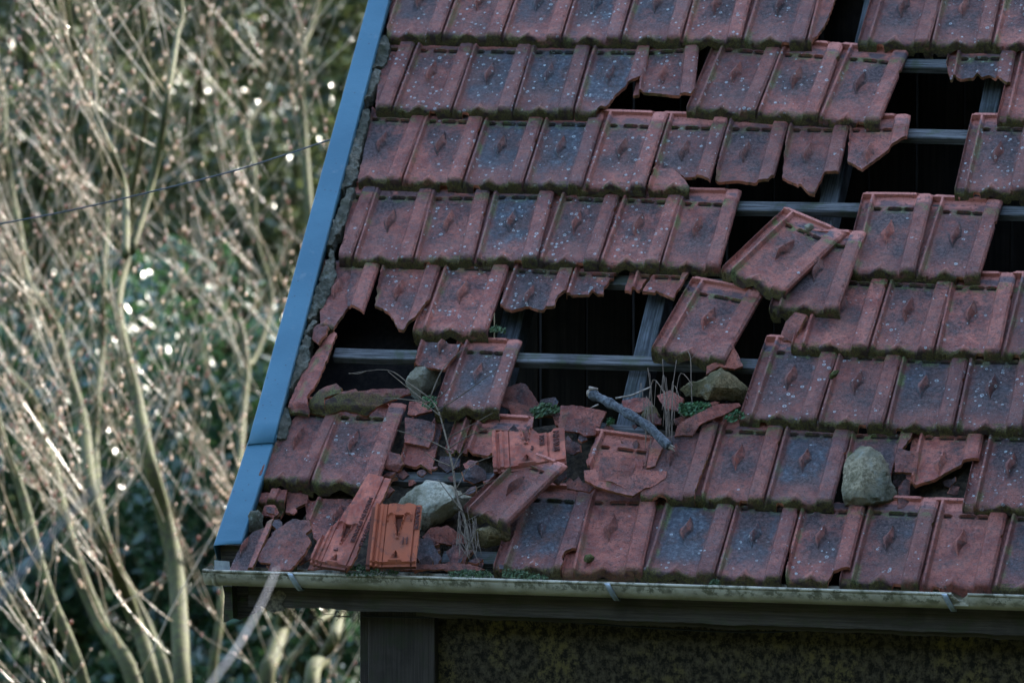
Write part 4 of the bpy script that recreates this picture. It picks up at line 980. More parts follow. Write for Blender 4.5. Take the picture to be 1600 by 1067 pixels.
# gutter
def gutter():
    y = -.085
    a = Qy(316, 892, y); b = Qy(1600, 932, y)
    x0 = a.x; z0 = (a.z + b.z) / 2; zslope = (b.z - a.z) / (b.x - a.x)
    root = empty("gutter", (x0, y, z0)); tag(root, "old half-round gutter with stained pale face along the eaves", "gutter")
    r = .052; n = 150; m = 14; vs = []; fs = []
    Lx = XR - x0
    rough = random.Random(3)
    def gz(x): return a.z - z0 + zslope * (x)
    nb0, nb1 = Qy(1487, 930, y).x - x0, Qy(1512, 932, y).x - x0
    for i in range(n + 1):
        x = Lx * i / n
        vsx = x
        for j in range(m + 1):
            t = math.pi * j / m
            yy = r - r * math.cos(t); zz = -r * math.sin(t) * .95
            vs.append((vsx, yy, zz + gz(x)))
        # rolled bead on the lip is separate
    for i in range(n):
        for j in range(m):
            xm = Lx * (i + .5) / n
            if nb0 < xm < nb1 and j < 3: continue
            fs.append((i * (m + 1) + j, i * (m + 1) + j + 1, (i + 1) * (m + 1) + j + 1, (i + 1) * (m + 1) + j))
    o = mesh_obj("trough", vs, fs, M_ZINC, root); s = o.modifiers.new("t", 'SOLIDIFY'); s.thickness = .0025
    # ragged lip around the break
    # bead
    def tube(name, pts, rad, mat, parent, seg=8):
        vs = []; fs = []
        for i, p in enumerate(pts):
            p = Vector(p); d = (Vector(pts[min(i + 1, len(pts) - 1)]) - Vector(pts[max(i - 1, 0)])).normalized()
            u = d.cross(Vector((0, .3, 1))).normalized(); v = d.cross(u)
            for k in range(seg):
                tt = 2 * math.pi * k / seg; vs.append(p + (u * math.cos(tt) + v * math.sin(tt)) * rad)
        for i in range(len(pts) - 1):
            for k in range(seg): fs.append((i * seg + k, i * seg + (k + 1) % seg, (i + 1) * seg + (k + 1) % seg, (i + 1) * seg + k))
        fs.append(tuple(range(seg))); fs.append(tuple(reversed(range((len(pts) - 1) * seg, len(pts) * seg))))
        return mesh_obj(name, vs, fs, mat, parent)
    tube("lip_bead", [(x, 0, gz(x) + .001) for x in [nb0 * i / 30 for i in range(31)]], .005, M_ZINC, root)
    tube("lip_bead", [(x, 0, gz(x) + .001) for x in [nb1 + (Lx - nb1) * i / 8 for i in range(9)]], .005, M_ZINC, root)
    for px in (455, 950, 1477):
        xx = Qy(px, 900, y).x - x0
        pts = [(xx - .004, .006, gz(xx) + .004), (xx - .002, -.005, gz(xx) + .001)] + [(xx + .012 * math.sin(math.pi * t / 10) + .014 * t / 10, r - (r + .006) * math.cos(math.pi * t / 10 * .62), -(r + .006) * math.sin(math.pi * t / 10 * .62) * .95 + gz(xx)) for t in range(11)]
        vs2 = []; fs2 = []
        for k, p in enumerate(pts):
            for dx, dy in ((-.008, 0), (.008, 0)): vs2.append((p[0] + dx, p[1] - .001, p[2] - .001))
        for k in range(len(pts) - 1): fs2.append((2 * k, 2 * k + 1, 2 * k + 3, 2 * k + 2))
        b = mesh_obj("gutter_clip", vs2, fs2, M_STEEL, root); s = b.modifiers.new("t", 'SOLIDIFY'); s.thickness = .004; s.offset = 0
        if px != 455:
            box_pts = (root.location + Vector((xx + .02, .095, gz(xx) - .09)))
    # end cap and joint ring
    cap = [(0.0, r - r * math.cos(math.pi * j / m), -r * math.sin(math.pi * j / m) * .95) for j in range(m + 1)]
    mesh_obj("end_cap", [(x - .001, y_, z_) for x, y_, z_ in cap] + [(.003, y_, z_) for x, y_, z_ in cap], [tuple(reversed(range(m + 1))), tuple(range(m + 1, 2 * m + 2))] + [(j, j + 1, m + 2 + j, m + 1 + j) for j in range(m)], M_ZINC, root, smooth=False)
    vr = []; fr = []
    for i, xx in enumerate((.028, .040)):
        for j in range(m + 1):
            t = math.pi * j / m; vr.append((xx, r - (r + .003) * math.cos(t), -(r + .003) * math.sin(t) * .95 + gz(xx)))
    for j in range(m): fr.append((j, j + 1, m + 2 + j, m + 1 + j))
    jr = mesh_obj("joint_ring", vr, fr, M_ZINC, root); jr.modifiers.new("t", 'SOLIDIFY').thickness = .003
    # torn flap hanging into the gap
    q = [(nb0 - .002, 0, .002), (nb0 + .012, .004, -.010), (nb0 + .022, .010, -.020), (nb0 + .030, .012, -.014), (nb1 - .008, .004, -.006), (nb1 + .002, 0, .003), (nb1 + .002, .012, -.034), (nb0 - .002, .012, -.034)]
    mesh_obj("torn_lip", [(x, y_ - .001, z_ + gz(nb0)) for x, y_, z_ in q], [(0, 1, 7), (1, 2, 7), (2, 3, 7), (3, 6, 7), (3, 4, 6), (4, 5, 6)], M_ZINC, root, smooth=False).modifiers.new("t", 'SOLIDIFY').thickness = .002
    # upstand flashing at the corner
    f = [Qy(335, 892, y + .06), Qy(360, 892, y + .06), Qy(358, 877, y + .06), Qy(335, 875, y + .06)]
    fl = mesh_obj("corner_flashing", [Vector(v) - root.location for v in f], [(0, 1, 2, 3)], M_STEEL, root, smooth=False); fl.modifiers.new("t", 'SOLIDIFY').thickness = .002
    return root
gutter()
def tubes(name, paths, mat, parent=None, seg=6, mw=None, jit=0, origin=None):
    """paths: list of (points, radii); all in ONE mesh"""
    vs = []; fs = []
    og = origin or Vector((0, 0, 0))
    for pts, rad in paths:
        base = len(vs); npt = len(pts)
        u = None
        for i, p in enumerate(pts):
            d = (pts[min(i + 1, npt - 1)] - pts[max(i - 1, 0)])
            if d.length < 1e-9: d = Vector((0, 0, 1))
            d.normalize()
            if u is None: u = d.orthogonal().normalized()
            u = (u - d * u.dot(d)).normalized(); v = d.cross(u)
            r = rad[i] if isinstance(rad, (list, tuple)) else rad
            for k in range(seg):
                t = 2 * math.pi * k / seg
                rr = r * (1 + jit * n3(p.x * 60 + k * 3, p.y * 60, p.z * 60)) if jit else r
                vs.append(p - og + (u * math.cos(t) + v * math.sin(t)) * rr)
        for i in range(npt - 1):
            for k in range(seg):
                a = base + i * seg; b = a + seg; fs.append((a + k, a + (k + 1) % seg, b + (k + 1) % seg, b + k))
        fs.append(tuple(base + k for k in reversed(range(seg)))); fs.append(tuple(base + (npt - 1) * seg + k for k in range(seg)))
    o = mesh_obj(name, vs, fs, mat, parent)
    if origin is not None: o.matrix_world = Matrix.Translation(og)
    return o
def smooth_path(pts, k=4):
    out = []
    for i in range(len(pts) - 1):
        p0 = pts[max(i - 1, 0)]; p1 = pts[i]; p2 = pts[i + 1]; p3 = pts[min(i + 2, len(pts) - 1)]
        for j in range(k):
            t = j / k; out.append(.5 * ((2 * p1) + (p2 - p0) * t + (2 * p0 - 5 * p1 + 4 * p2 - p3) * t * t + (3 * p1 - p0 - 3 * p2 + p3) * t ** 3))
    out.append(pts[-1]); return out
# fallen branch
bp = smooth_path([P(925, 616, .05), P(950, 628, .06), P(985, 648, .07), P(1015, 668, .07), P(1046, 698, .075)], 8)
br_ = tubes("fallen_branch", [(bp, [.014 + .004 * math.sin(i * .9) * .3 + (.003 if i < 3 else 0) for i in range(len(bp))])], M_BARK, None, 14, jit=.35, origin=bp[0])
tag(br_, "thick grey lichen-covered branch piece lying across the broken tiles", "branch")
c0 = bp[0]
tubes("broken_wood_end", [([c0 + Vector((-.006, 0, .001)), c0 + Vector((-.012, -.004, .012))], [.015, .006]), ([c0, c0 + Vector((-.004, -.006, .02)), c0 + Vector((.02, -.006, .017))], [.008, .008, .004])], M_DEAD, br_, 6)
tubes("broken_wood_end", [([bp[-1], bp[-1] + Vector((.018, 0, -.014))], [.007, .001]), ([bp[-1] + Vector((.004, 0, .004)), bp[-1] + Vector((.02, -.01, .0))], [.005, .001])], M_DEAD, br_, 6)
tubes("side_twig", [([P(935, 632, .06), P(925, 636, .05), P(912, 645, .04)], [.003, .002, .001])], M_DEAD, br_, 5)
for ch in br_.children: ch.matrix_parent_inverse = br_.matrix_world.inverted(); ch.matrix_world = Matrix.Identity(4)
st2 = tubes("dead_stick", [(smooth_path([P(962, 622, .05), P(985, 618, .06), P(1000, 612, .06), P(1018, 604, .06)]), .003)], M_DEAD, None, 6)
tag(st2, "thin dead stick behind the thick grey branch", "stick")
# twig plant growing out of the gutter side
def sapling():
    ph = .11
    root = empty("dry_sapling", P(735, 858, .03)); bpy.context.view_layer.update()
    tag(root, "bare twiggy seedling growing up through the broken tiles", "plant")
    L = lambda pts, h0=.06, h1=.16: smooth_path([P(x, y, h0 + (h1 - h0) * max(0, (860 - y)) / 260) for x, y in pts], 4)
    main = L([(735, 858), (727, 815), (714, 775), (708, 735), (701, 700), (692, 665), (684, 640), (672, 622)])
    n = len(main); tubes("stem", [(main, [.0052 - .0036 * i / n for i in range(n)])], M_TWIGR, root, 6)
    tw = [[(672, 622), (690, 580), (712, 555), (732, 542)], [(672, 622), (640, 600), (605, 578), (545, 584)], [(668, 630), (640, 608), (606, 580)],
          [(684, 642), (720, 618), (745, 600), (778, 575)], [(672, 628), (630, 624), (598, 622)], [(690, 652), (660, 630), (620, 622)], [(700, 684), (735, 665), (770, 645)],
          [(702, 700), (730, 682), (765, 668)], [(706, 706), (670, 688), (620, 672)], [(704, 728), (680, 718), (664, 706)], [(714, 762), (735, 728), (772, 712)],
          [(724, 800), (700, 770), (684, 748)], [(728, 815), (755, 800), (778, 790)], [(708, 735), (716, 715), (728, 700)], [(716, 775), (745, 762), (790, 742)],
          [(680, 625), (698, 610), (712, 590)], [(733, 845), (720, 830), (716, 812), (722, 790)], [(735, 850), (742, 830), (738, 810)], [(572, 580), (560, 584), (545, 583)]]
    ps = []
    for k, t in enumerate(tw):
        q = L(t, .065, .18 + .02 * math.sin(k * 3)); ps.append((q, [.0022 - .0014 * i / len(q) for i in range(len(q))]))
    tubes("twigs", ps, M_TWIGR, root, 5)
    rt = random.Random(4); ps = []
    for k in range(26):
        x = 722 + rt.uniform(-6, 22); y0 = 855 + rt.uniform(-10, 12)
        q = L([(x, y0 - rt.uniform(20, 60)), (x + rt.uniform(-8, 8), y0 - 18), (x + rt.uniform(-12, 14), y0 + rt.uniform(0, 18))], .06, .12); ps.append((q, .0011))
    tubes("dry_roots", ps, M_STRAW, root, 4)
    for ch in root.children: ch.matrix_parent_inverse = root.matrix_world.inverted()
sapling()
def dry_grass():
    root = empty("dry_grass_tuft", P(1035, 690, .02)); bpy.context.view_layer.update()
    tag(root, "tuft of bleached dry grass stalks right of the grey branch", "dry grass")
    rt = random.Random(9); ps = []
    for k in range(24):
        x = rt.choice([1012, 1018, 1024, 1040, 1046, 1052]) + rt.uniform(-5, 5); y0 = rt.uniform(655, 705); hgt = rt.uniform(35, 110)
        bend = rt.uniform(-14, 20)
        pts = [(x, y0), (x + bend * .15, y0 - hgt * .5), (x + bend * .6, y0 - hgt)]
        if rt.random() < .4: pts.append((x + bend * 1.3 + 6, y0 - hgt * .75))
        ps.append((smooth_path([P(a, b, .05 + .08 * (y0 - b) / 110) for a, b in pts], 4), rt.uniform(.0008, .0016)))
    tubes("stalks", ps, M_STRAW, root, 4)
    for ch in root.children: ch.matrix_parent_inverse = root.matrix_world.inverted()
dry_grass()
t3 = tubes("dry_stalk", [(smooth_path([P(1082, 640, .05), P(1080, 600, .08), P(1079, 560, .1), P(1074, 548, .1)]), .0013), (smooth_path([P(1079, 562, .1), P(1084, 556, .1), P(1090, 550, .1)]), .001)], M_STRAW, None, 5)
tag(t3, "single thin dry stalk in front of the ochre peaked stone", "dry stalk")
def herb(poly, h, n, label, mat, seed, size=.008, hgt=.02):
    rt = random.Random(seed); vs = []; fs = []
    xs = [p[0] for p in poly]; ys = [p[1] for p in poly]; k = 0
    while k < n:
        x, y = rt.uniform(min(xs), max(xs)), rt.uniform(min(ys), max(ys))
        if not inpoly(x, y, poly): continue
        k += 1
        c = P(x, y, h + rt.uniform(0, hgt)); s = size * rt.uniform(.5, 1.2)
        a = Vector((rt.gauss(0, 1), rt.gauss(0, 1), rt.gauss(0, 1))).normalized(); b = a.orthogonal().normalized(); e = a.cross(b)
        i = len(vs); vs += [c - b * s, c + e * s * .45 + a * s * .1, c + b * s, c - e * s * .45 + a * s * .1]; fs.append((i, i + 1, i + 2, i + 3))
    o = mesh_obj("green_plant", vs, fs, mat, None, smooth=False); return tag(o, label, "plant", "small green plants rooted in the broken roof")
herb([(828, 640), (845, 630), (870, 632), (876, 642), (850, 650), (835, 652)], .045, 420, "pale green stonecrop mat above the hooked shard", M_GREENB, 1)
herb([(1060, 645), (1062, 630), (1095, 628), (1112, 632), (1105, 645), (1080, 652)], .045, 500, "bright green herb patch right of the dry grass", M_GREEN, 2)
herb([(1120, 645), (1135, 635), (1160, 640), (1165, 652), (1140, 660)], .03, 220, "green sprigs between curved ridge fragment and right-hand tiles", M_GREEN, 3)
herb([(950, 652), (960, 655), (958, 662), (948, 664)], .04, 60, "tiny green sprig below the grey branch", M_GREEN, 4)
herb([(700, 893), (730, 889), (765, 892), (770, 902), (705, 903)], .05, 420, "green moss row on the gutter edge, left patch", M_GREENB, 5, .006)
herb([(785, 888), (810, 890), (850, 898), (862, 906), (785, 903)], .05, 420, "green moss row on the gutter edge below the dark bitten tile", M_GREENB, 6, .006)
herb([(540, 890), (560, 882), (600, 890), (625, 892), (620, 899), (540, 899)], .06, 260, "green sprigs in the gutter below the orange tile", M_GREENB, 7, .007)
herb([(764, 512), (775, 508), (792, 514), (790, 520), (766, 518)], .03, 90, "green sprig behind the head of the slipped slate-crusted tile", M_GREENB, 8)
herb([(660, 620), (680, 618), (685, 632), (670, 640), (660, 634)], .09, 120, "green tuft caught on the bare seedling", M_GREEN, 9)
herb([(1112, 905), (1124, 908), (1126, 916), (1108, 913)], .05, 90, "grey-green sprig between two blue tiles above the gutter", M_GREENB, 10)
# leaf litter and soil filling the damaged eaves
def soil():
    vs = []; fs = []; nx, ny = 60, 26
    a = P(430, 905, -.01); x0 = P(450, 880).x; x1 = P(1150, 640).x
    s0, s1 = roofuv(P(700, 890))[1] + .02, roofuv(P(900, 655))[1]
    for j in range(ny + 1):
        for i in range(nx + 1):
            x = x0 + (x1 - x0) * i / nx; s = s0 + (s1 - s0) * j / ny
            h = -.035 + .022 * n3(x * 6, s * 6, 2) + .014 * n3(x * 25, s * 25, 4) + .006 * n3(x * 80, s * 80, 4)
            vs.append(rp(x, s, h))
    for j in range(ny):
        for i in range(nx): q = j * (nx + 1) + i; fs.append((q, q + 1, q + nx + 2, q + nx + 1))
    o = mesh_obj("soil_litter", vs, fs, M_SOIL); tag(o, "dark soil and litter between the broken tiles above the gutter", "soil", None, "stuff")
    o = None
soil()
def soil2():
    vs = []; fs = []; nx, ny = 16, 8
    for j in range(ny + 1):
        for i in range(nx + 1):
            v = P(1395 + 150 * i / nx, 800 - 75 * j / ny, -.03); h = .012 * n3(v.x * 20, v.y * 20, 2) + .006 * n3(v.x * 80, v.y * 80, 2); vs.append(v + RN * h)
    for j in range(ny):
        for i in range(nx): q = j * (nx + 1) + i; fs.append((q, q + 1, q + nx + 2, q + nx + 1))
    o = mesh_obj("soil_litter", vs, fs, M_SOIL); tag(o, "dark soil in the gap right of the standing stone", "soil", None, "stuff")
soil2()
# wall cable
pts = smooth_path([Qy(a, b, .10) for a, b in ((566, 962), (650, 964), (740, 962), (850, 968), (950, 976), (1100, 985), (1200, 987), (1300, 982), (1420, 984), (1520, 990), (1640, 993))], 6)
tag(tubes("wall_cable", [(pts, .0028)], M_CABLE, None, 6), "thin black cable sagging along the top of the mossy wall", "cable")
# hanging rootlets under fascia
rt = random.Random(12); ps = []
for k in range(34):
    x = rt.choice([rt.uniform(455, 505), rt.uniform(515, 560)]); y = 956
    ps.append((smooth_path([Qy(x, y - 2, .05), Qy(x + rt.uniform(-8, 8), y + rt.uniform(2, 8), .04), Qy(x + rt.uniform(-18, 18), y + rt.uniform(3, 20), .03)], 3), .0009))
tag(tubes("hanging_rootlets", ps, simple("dark_rootlets", (.04, .03, .02), .9), None, 4), "dark rootlets dangling below the left fascia end", "roots")
# power wire
pw = [Qd(-40, 357, 22.5), Qd(100, 331, 22.4), Qd(240, 299, 22.3), Qd(380, 263, 22.1), Qd(530, 214, 21.9)]
pw = smooth_path(pw, 6); pw[-1] = pw[-1]
tag(tubes("overhead_wire", [(pw, .0026)], M_WIRE, None, 6), "thin twisted grey wire running to the roof from the left", "wire")
# blurred stems close to the lens
q = smooth_path([Qd(432, 890, 12.6), Qd(405, 950, 12.4), Qd(368, 1015, 12.2), Qd(335, 1060, 12.1), Qd(300, 1120, 12)], 5)
tag(tubes("dry_reed", [(q, [.0012 + .0018 * i / len(q) for i in range(len(q))])], M_STEM, None, 8), "pale out-of-focus stem crossing the gutter corner", "stem")
q = smooth_path([Qd(-40, 985, 11.6), Qd(30, 900, 11.5), Qd(90, 825, 11.5), Qd(160, 755, 11.4), Qd(205, 722, 11.4)], 5)
tag(tubes("dry_reed", [(q, [.006 - .0045 * i / len(q) for i in range(len(q))])], M_STEM, None, 8), "pale out-of-focus stem near the left photo edge", "stem")

# ------------------------------------------------------------------ ground
def ground():
    vs = []; fs = []; n = 60; S_ = 1200
    def g(i): t = (i / n * 2 - 1); return math.copysign(abs(t) ** 2.2, t) * S_
    for j in range(n + 1):
        for i in range(n + 1):
            x, y = g(i), g(j) + 10
            z = -.05 + max(0, y - 55) * .12 * (1 - math.exp(-max(0, y - 55) / 60)) + .1 * n3(x * .05, y * .05)
            # unseen steep slope added to the right and behind the viewer, blocking low sky
            z += min(38, max(0, x - 9) * 1.25) * (1 if y < 30 else max(0, 1 - (y - 30) / 25)) + min(30, max(0, -26 - y) * 1.1)
            vs.append((x, y, min(z, 90)))
    for j in range(n):
        for i in range(n): q = j * (n + 1) + i; fs.append((q, q + 1, q + n + 2, q + n + 1))
    o = mesh_obj("ground", vs, fs, M_GROUND); tag(o, None, None, None, "structure")
ground()
# ------------------------------------------------------------------ bare trees behind
def tree(stems, dist, wpx, label, seed, nbr=22, mirror=1.0, down=True):
    """stems: pixel polylines from the foot up; each tree has trunk, twigs and buds"""
    rt = random.Random(seed)
    toppts = [[Qd(x, y, dist + rt.uniform(-.25, .25) + .25 * k) for k, (x, y) in enumerate(s)] for s in stems]
    foot = toppts[0][0].copy(); 
    tr = []; tw = []; buds = []
    K = dist / FPX
    for si, s in enumerate(toppts):
        w0 = wpx[si]
        pts = list(s)
        if si == 0:                           # extend down to the ground
            d = (pts[0] - pts[1]).normalized(); d = Vector((d.x * .5, d.y * .3, -1)).normalized()
            g = pts[0] + d * ((pts[0].z + .1) / abs(d.z)); pts = [g, pts[0].lerp(g, .4)] + pts
        d = (pts[-1] - pts[-2]).normalized(); up = pts[-1] + Vector((d.x, d.y * .3, max(.6, d.z))).normalized() * .7
        pts = pts + [up, up + Vector((rt.uniform(-.2, .2), 0, .9))]
        p = smooth_path(pts, 6); n = len(p)
        tr.append((p, [K * w0 / 2 * (1.18 - .95 * (i / n) ** 1.3) for i in range(n)]))
        if si == 0: root_foot = p[0].copy()
        for b in range(int(nbr * .66)):
            i = int(n * rt.uniform(.16, .97)); a = p[min(i, n - 2)]
            side = -1 if rt.random() < .78 * mirror else 1
            ang = R(rt.uniform(16, 55)); dr = Vector((side * math.sin(ang), rt.uniform(-.45, .45), math.cos(ang))).normalized()
            L = rt.uniform(.5, 1.7); q = [a]; rr = K * rt.uniform(1.0, 2.7) / 2; cur = a; m = 9
            for j in range(m):
                dr = (dr + Vector((rt.gauss(0, .10), rt.gauss(0, .08), .06 + rt.gauss(0, .11)))).normalized(); cur = cur + dr * L / m; q.append(cur)
            tw.append((q, [rr * (1 - .72 * j / m) for j in range(m + 1)]))
            for j in range(2, m + 1):
                if rt.random() < .75:
                    c2 = q[j]; d2 = (dr + Vector((rt.choice([-1, 1]) * rt.uniform(.4, .9), rt.gauss(0, .3), rt.uniform(-.1, .6)))).normalized(); L2 = rt.uniform(.10, .42); q2 = [c2]
                    for jj in range(5): d2 = (d2 + Vector((rt.gauss(0, .12), rt.gauss(0, .1), .06))).normalized(); c2 = c2 + d2 * L2 / 5; q2.append(c2)
                    tw.append((q2, [max(.0011, rr * .4) * (1 - .5 * jj / 5) for jj in range(6)]))
                    for pt in q2[1:]:
                        if rt.random() < .42: buds.append(pt + Vector((rt.gauss(0, .004), 0, rt.gauss(0, .004))))
                if rt.random() < .5: buds.append(q[j] + Vector((rt.gauss(0, .005), rt.gauss(0, .004), rt.gauss(0, .006))))
    root = empty("bare_tree", root_foot); tag(root, label, "tree", "bare trees out of focus behind the roof"); bpy.context.view_layer.update()
    a = tubes("trunk", tr, M_TRUNK, root, 10, jit=.12); b = tubes("crown", tw, M_TWIG, root, 5)
    vs = []; fs = []
    bm = bmesh.new(); bmesh.ops.create_icosphere(bm, subdivisions=1, radius=1); bv = [v.co.copy() for v in bm.verts]; bf = [tuple(v.index for v in f.verts) for f in bm.faces]; bm.free()
    for pnt in buds:
        r = rt.uniform(.003, .0075); i = len(vs); ax = Vector((1, 1, rt.uniform(1.2, 2)))
        vs += [pnt + Vector((v.x * r, v.y * r, v.z * r * ax.z)) for v in bv]; fs += [tuple(i + k for k in f) for f in bf]
    c = mesh_obj("buds", vs, fs, M_BUD, root)
    b['kind'] = c['kind'] = 'stuff'
    for ch in (a, b, c): ch.matrix_parent_inverse = root.matrix_world.inverted()
tree([[(285, 1067), (277, 911), (259, 817), (232, 716), (215, 630), (195, 547), (184, 472), (199, 397), (202, 330)], [(196, 400), (195, 300), (172, 232), (139, 157), (118, 80)], [(205, 395), (240, 274), (262, 150), (277, 56), (282, 0)]],
     28, (27, 11, 11), "forked olive tree, its thick trunk running up the middle of the thicket", 1, 24)
tree([[(240, 1067), (210, 967), (165, 847), (142, 760), (131, 667), (112, 600), (90, 520), (62, 470), (41, 435), (30, 360), (18, 300), (7, 225), (0, 120)]], 28.6, (22,), "olive tree sweeping from lower middle to the upper left photo edge", 2, 44)
tree([[(210, 1067), (154, 967), (109, 847), (85, 742), (60, 667), (49, 622), (19, 585), (-20, 545)]], 28.3, (24,), "olive tree leaning steeply towards the left photo edge", 3, 30)
tree([[(131, 1067), (75, 922), (37, 780), (4, 686), (-20, 600)]], 27.8, (19,), "leftmost thick leaning tree at the lower left", 4, 30)
tree([[(90, 1067), (56, 1012), (0, 907), (-40, 830)]], 27.3, (13,), "thin leaning tree in the bottom left corner", 5, 26)
tree([[(262, 1067), (232, 985), (200, 920), (169, 855), (154, 780), (148, 700), (152, 620), (160, 540), (161, 440), (166, 330), (150, 180), (145, 20)]], 29.5, (18,), "straight slim tree left of the forked trunk", 6, 46)
tree([[(416, 1067), (425, 1030), (439, 986), (450, 930), (470, 820), (478, 700), (482, 560), (486, 440), (484, 345), (474, 200), (469, 90), (495, 11)]], 30, (24,), "tree rising beside and behind the blue trim", 7, 40, .8)
tree([[(487, 1067), (505, 1030), (521, 997), (532, 960), (550, 900)]], 28.8, (25,), "thick tree below the broken gutter corner", 8, 22, .5)
tree([[(440, 1067), (470, 1010), (500, 970), (520, 930)]], 29.3, (13,), "slim slanting tree below the broken gutter corner", 9, 18, .5)
tree([[(330, 1067), (345, 960), (352, 860), (372, 740), (380, 640), (386, 570), (375, 502), (390, 570), (424, 470), (400, 370), (397, 262), (386, 202), (412, 150), (430, 60)]], 30.6, (13,), "slender crooked tree in the middle distance of the thicket", 10, 44, .9)
# ------------------------------------------------------------------ evergreens behind
def evergreen(cx_px, dist, w_, h_, label, seed, n=9000, mat=M_LEAF, size=.06, zbase=0.0):
    rt = random.Random(seed); base = Qd(cx_px, 600, dist); base.z = zbase
    root = empty("evergreen_shrub", base); tag(root, label, "shrub", "evergreen shrubs behind the bare trees"); bpy.context.view_layer.update()
    vs = []; fs = []
    blobs = [(Vector((rt.uniform(-.8, .8) * w_, rt.uniform(-.6, .6) * w_, h_ * rt.uniform(.08, .95))), rt.uniform(.25, .5) * w_) for _ in range(26)]
    for k in range(n):
        c, r = rt.choice(blobs)
        d = Vector((rt.gauss(0, 1), rt.gauss(0, 1), rt.gauss(0, 1))).normalized(); p = c + d * r * rt.uniform(.7, 1.05)
        nn = (d + Vector((rt.gauss(0, .6), rt.gauss(0, .6), rt.gauss(0, .6) + .3))).normalized(); b = nn.orthogonal().normalized()
        b = Matrix.Rotation(rt.uniform(0, 6.28), 3, nn) @ b; e = nn.cross(b); s = size * rt.uniform(.6, 1.3); i = len(vs)
        vs += [p - b * s, p - e * s * .42 - b * s * .1 + nn * s * .1, p + b * s, p + e * s * .42 - b * s * .1 + nn * s * .1]; fs += [(i, i + 1, i + 2), (i, i + 2, i + 3)]
    mesh_obj("crown", vs, fs, mat, root)
    ps = []
    for k in range(7):
        t = Vector((rt.uniform(-.5, .5) * w_, rt.uniform(-.3, .3) * w_, h_ * rt.uniform(.6, .9))); ps.append(([Vector((0, 0, 0)), t * .5 + Vector((.1, 0, 0)), t], [.05, .035, .012]))
    tubes("trunk", ps, M_TRUNK, root, 6)
evergreen(60, 37, 1.0, 5.2, "dark evergreen filling the lower left of the background", 21, 11000, M_LEAF3, .045)
evergreen(210, 38.5, 1.1, 4.6, "dark evergreen behind the forked bare tree", 22, 11000, M_LEAF3, .045)
evergreen(360, 37.5, 1.0, 4.4, "dark evergreen just left of the blue trim foot", 23, 11000, M_LEAF3, .045)
evergreen(500, 38, 1.0, 5.0, "dark evergreen behind the roof corner", 24, 9000, M_LEAF3, .045)
evergreen(80, 44, 1.8, 7.5, "grey-green ivy thicket at the upper left of the background", 25, 13000, M_LEAF2, .07)
evergreen(420, 45, 1.8, 7.5, "grey-green ivy thicket at the top behind the blue trim", 26, 13000, M_LEAF2, .07)
evergreen(250, 49, 2.2, 8.5, "tall farthest thicket closing the background", 27, 14000, M_LEAF2, .09)

evergreen(470, 33.5, .9, 2.6, "low dark evergreen under the broken gutter corner", 28, 9000, M_LEAF, .05)
evergreen(300, 34, .9, 2.3, "low dark evergreen at the foot of the forked tree", 29, 8000, M_LEAF, .05)
evergreen(90, 34.5, .9, 2.5, "low dark evergreen in the bottom left background", 30, 8000, M_LEAF, .05)

def chips():
    rt = random.Random(31); mes = []
    for k in range(7):
        n = rt.randint(4, 6); r0 = .016
        p = [(.08 + r0 * rt.uniform(.5, 1.3) * math.cos(6.283 * i / n), .17 + r0 * rt.uniform(.5, 1.3) * math.sin(6.283 * i / n)) for i in range(n)]
        mes.append(piece_mesh("tile_chip", p, lambda x, y: .002 * n3(x * 80, y * 80, k), k + 200., .008, [.06 + .005 * i for i in range(9)], [.15 + .005 * i for i in range(9)], None, .003))
    zones = [([(600, 690), (690, 700), (780, 730), (860, 830), (700, 872), (650, 880), (560, 740)], .012, 34), ([(775, 600), (850, 640), (930, 680), (1020, 650), (1110, 640), (1060, 690), (900, 720), (780, 680)], .03, 16),
             ([(400, 790), (480, 800), (500, 880), (400, 885)], .03, 12), ([(1400, 740), (1520, 740), (1500, 795), (1400, 795)], .0, 7), ([(640, 860), (790, 870), (790, 888), (640, 888)], .03, 14)]
    lab = ["small red tile chip in the rubble below the dry seedling", "small red tile chip in the rubble around the grey branch", "small red tile chip in the lower left roof corner", "small red tile chip in the gap right of the standing stone", "small red tile chip just above the gutter below the pale stone"]
    for zi, (pl_, h, cnt_) in enumerate(zones):
        k = 0
        while k < cnt_:
            x, y = rt.uniform(min(p[0] for p in pl_), max(p[0] for p in pl_)), rt.uniform(min(p[1] for p in pl_), max(p[1] for p in pl_))
            if not inpoly(x, y, pl_): continue
            k += 1; o = bpy.data.objects.new("tile_chip", rt.choice(mes)); col.objects.link(o)
            M = plane_at(x, y, h + rt.uniform(-.008, .015), tip(rt.uniform(-25, 35), rt.uniform(-30, 30)), rt.uniform(0, 360), True) @ Matrix.Scale(rt.uniform(.5, 1.6), 4) @ Matrix.Translation((-.08, -.17, 0))
            finish(o, M, (rt.uniform(.1, .7), .4, .1, rt.choice([1, 1, .6])), lab[zi], lab[zi].replace("small red tile chip", "tile chips"), "tile chip")
chips()

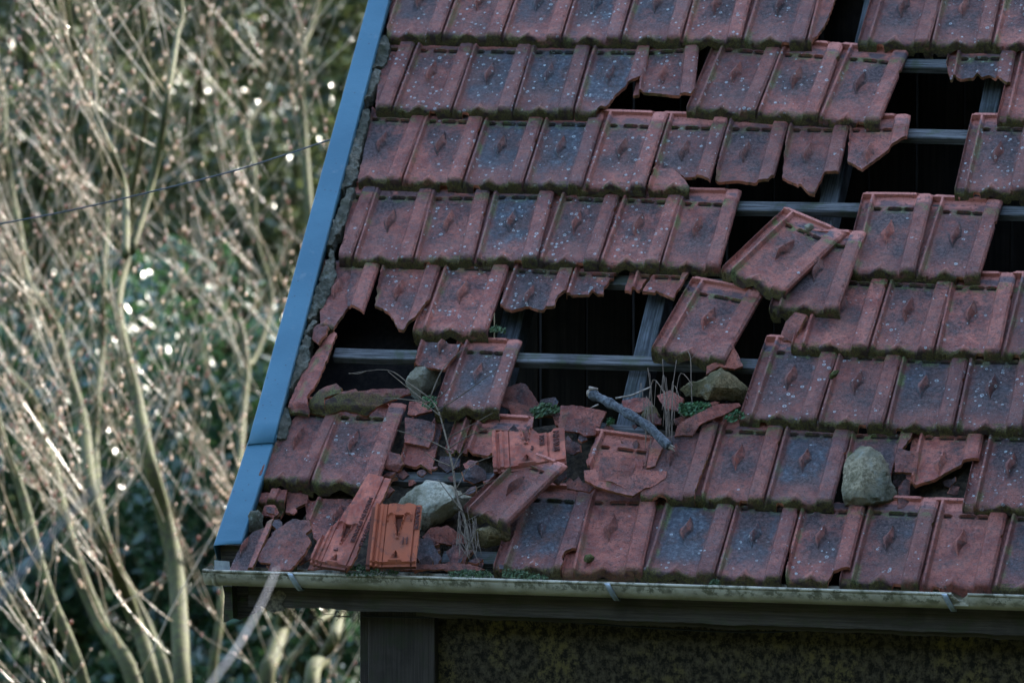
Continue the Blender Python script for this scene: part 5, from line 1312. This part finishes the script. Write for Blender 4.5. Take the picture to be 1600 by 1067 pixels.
# larger loose shards filling the collapsed corner
for n_, (cx_, cy_, r_, hh_, a_, b_, al_, lab_) in enumerate((
    (612, 722, 20, .03, 15, -20, 1, "dark red shard between the second seventh-course tile and the double piece"),
    (700, 722, 18, .01, 25, 10, 1, "grimy shard in the shadow left of the dry seedling stem"),
    (742, 742, 20, .02, 10, 30, 1, "red shard lying right of the dry seedling above the tilted slab"),
    (598, 765, 15, .04, 30, -10, .7, "small reddish shard above the upright orange tile"),
    (672, 842, 17, .03, 20, 25, .8, "broken red shard under the right end of the pale stone"),
    (715, 868, 20, .03, 10, -15, 1, "flat dark shard on the timber right of the orange tile"),
    (870, 742, 16, .05, 20, 20, 1, "shard lying beside the right edge of the tilted slab"),
    (893, 700, 17, .02, 30, -10, .8, "red shard wedged between flat plate and open tile head"),
    (858, 628, 14, .03, 25, 15, 1, "dull shard half buried in the stonecrop"),
    (1020, 655, 13, .03, 25, 5, .8, "little red shard among the dry grass stalks"),
    (470, 868, 18, .04, 15, 20, 1, "red shard between the ragged shard and the long upturned tile"),
    (425, 800, 14, .02, 10, -20, 1, "dark shard above the ragged upturned shard in the corner"))):
    rt = random.Random(400 + n_); m_ = rt.randint(5, 7); ph_ = rt.uniform(0, 6)
    pl_ = [(cx_ + r_ * rt.uniform(.6, 1.35) * math.cos(6.283 * i / m_ + ph_), cy_ + r_ * rt.uniform(.45, .95) * math.sin(6.283 * i / m_ + ph_)) for i in range(m_)]
    shell("tile_fragment", plane_at(cx_, cy_, hh_, tip(a_, b_)), pl_, C(rt.uniform(.1, .7), .5, .1, al_), lab_, 300.1 + n_, rt.uniform(-.004, .010), rt.uniform(0, .012))

def copy_tree(o, parent=None):
    c = o.copy(); col.objects.link(c); c.parent = parent
    for ch in list(o.children):
        d = ch.copy(); col.objects.link(d); d.parent = c
    return c
src = [o for o in col.objects if o.name.startswith("evergreen_shrub") and o.parent is None]
for i, (x_, y_, k_, lab_) in enumerate(((-8.6, 14, 0, "tall thicket left of the photo edge, nearest of three"), (-10.5, 21, 2, "tall thicket left of the photo edge, middle of three"), (-11.5, 28, 1, "tall thicket left of the photo edge, farthest of three"),
        (1.4, 17, 0, "thicket hidden behind the house, on its left"), (3.6, 21, 1, "thicket hidden behind the house, in the middle"), (6.2, 18, 2, "thicket hidden behind the house, on its right"))):
    c = copy_tree(src[k_]); c.location = (x_, y_, 0); c.rotation_euler = (0, 0, i * 1.3); c['label'] = lab_; c['group'] = "thickets beyond the photo"
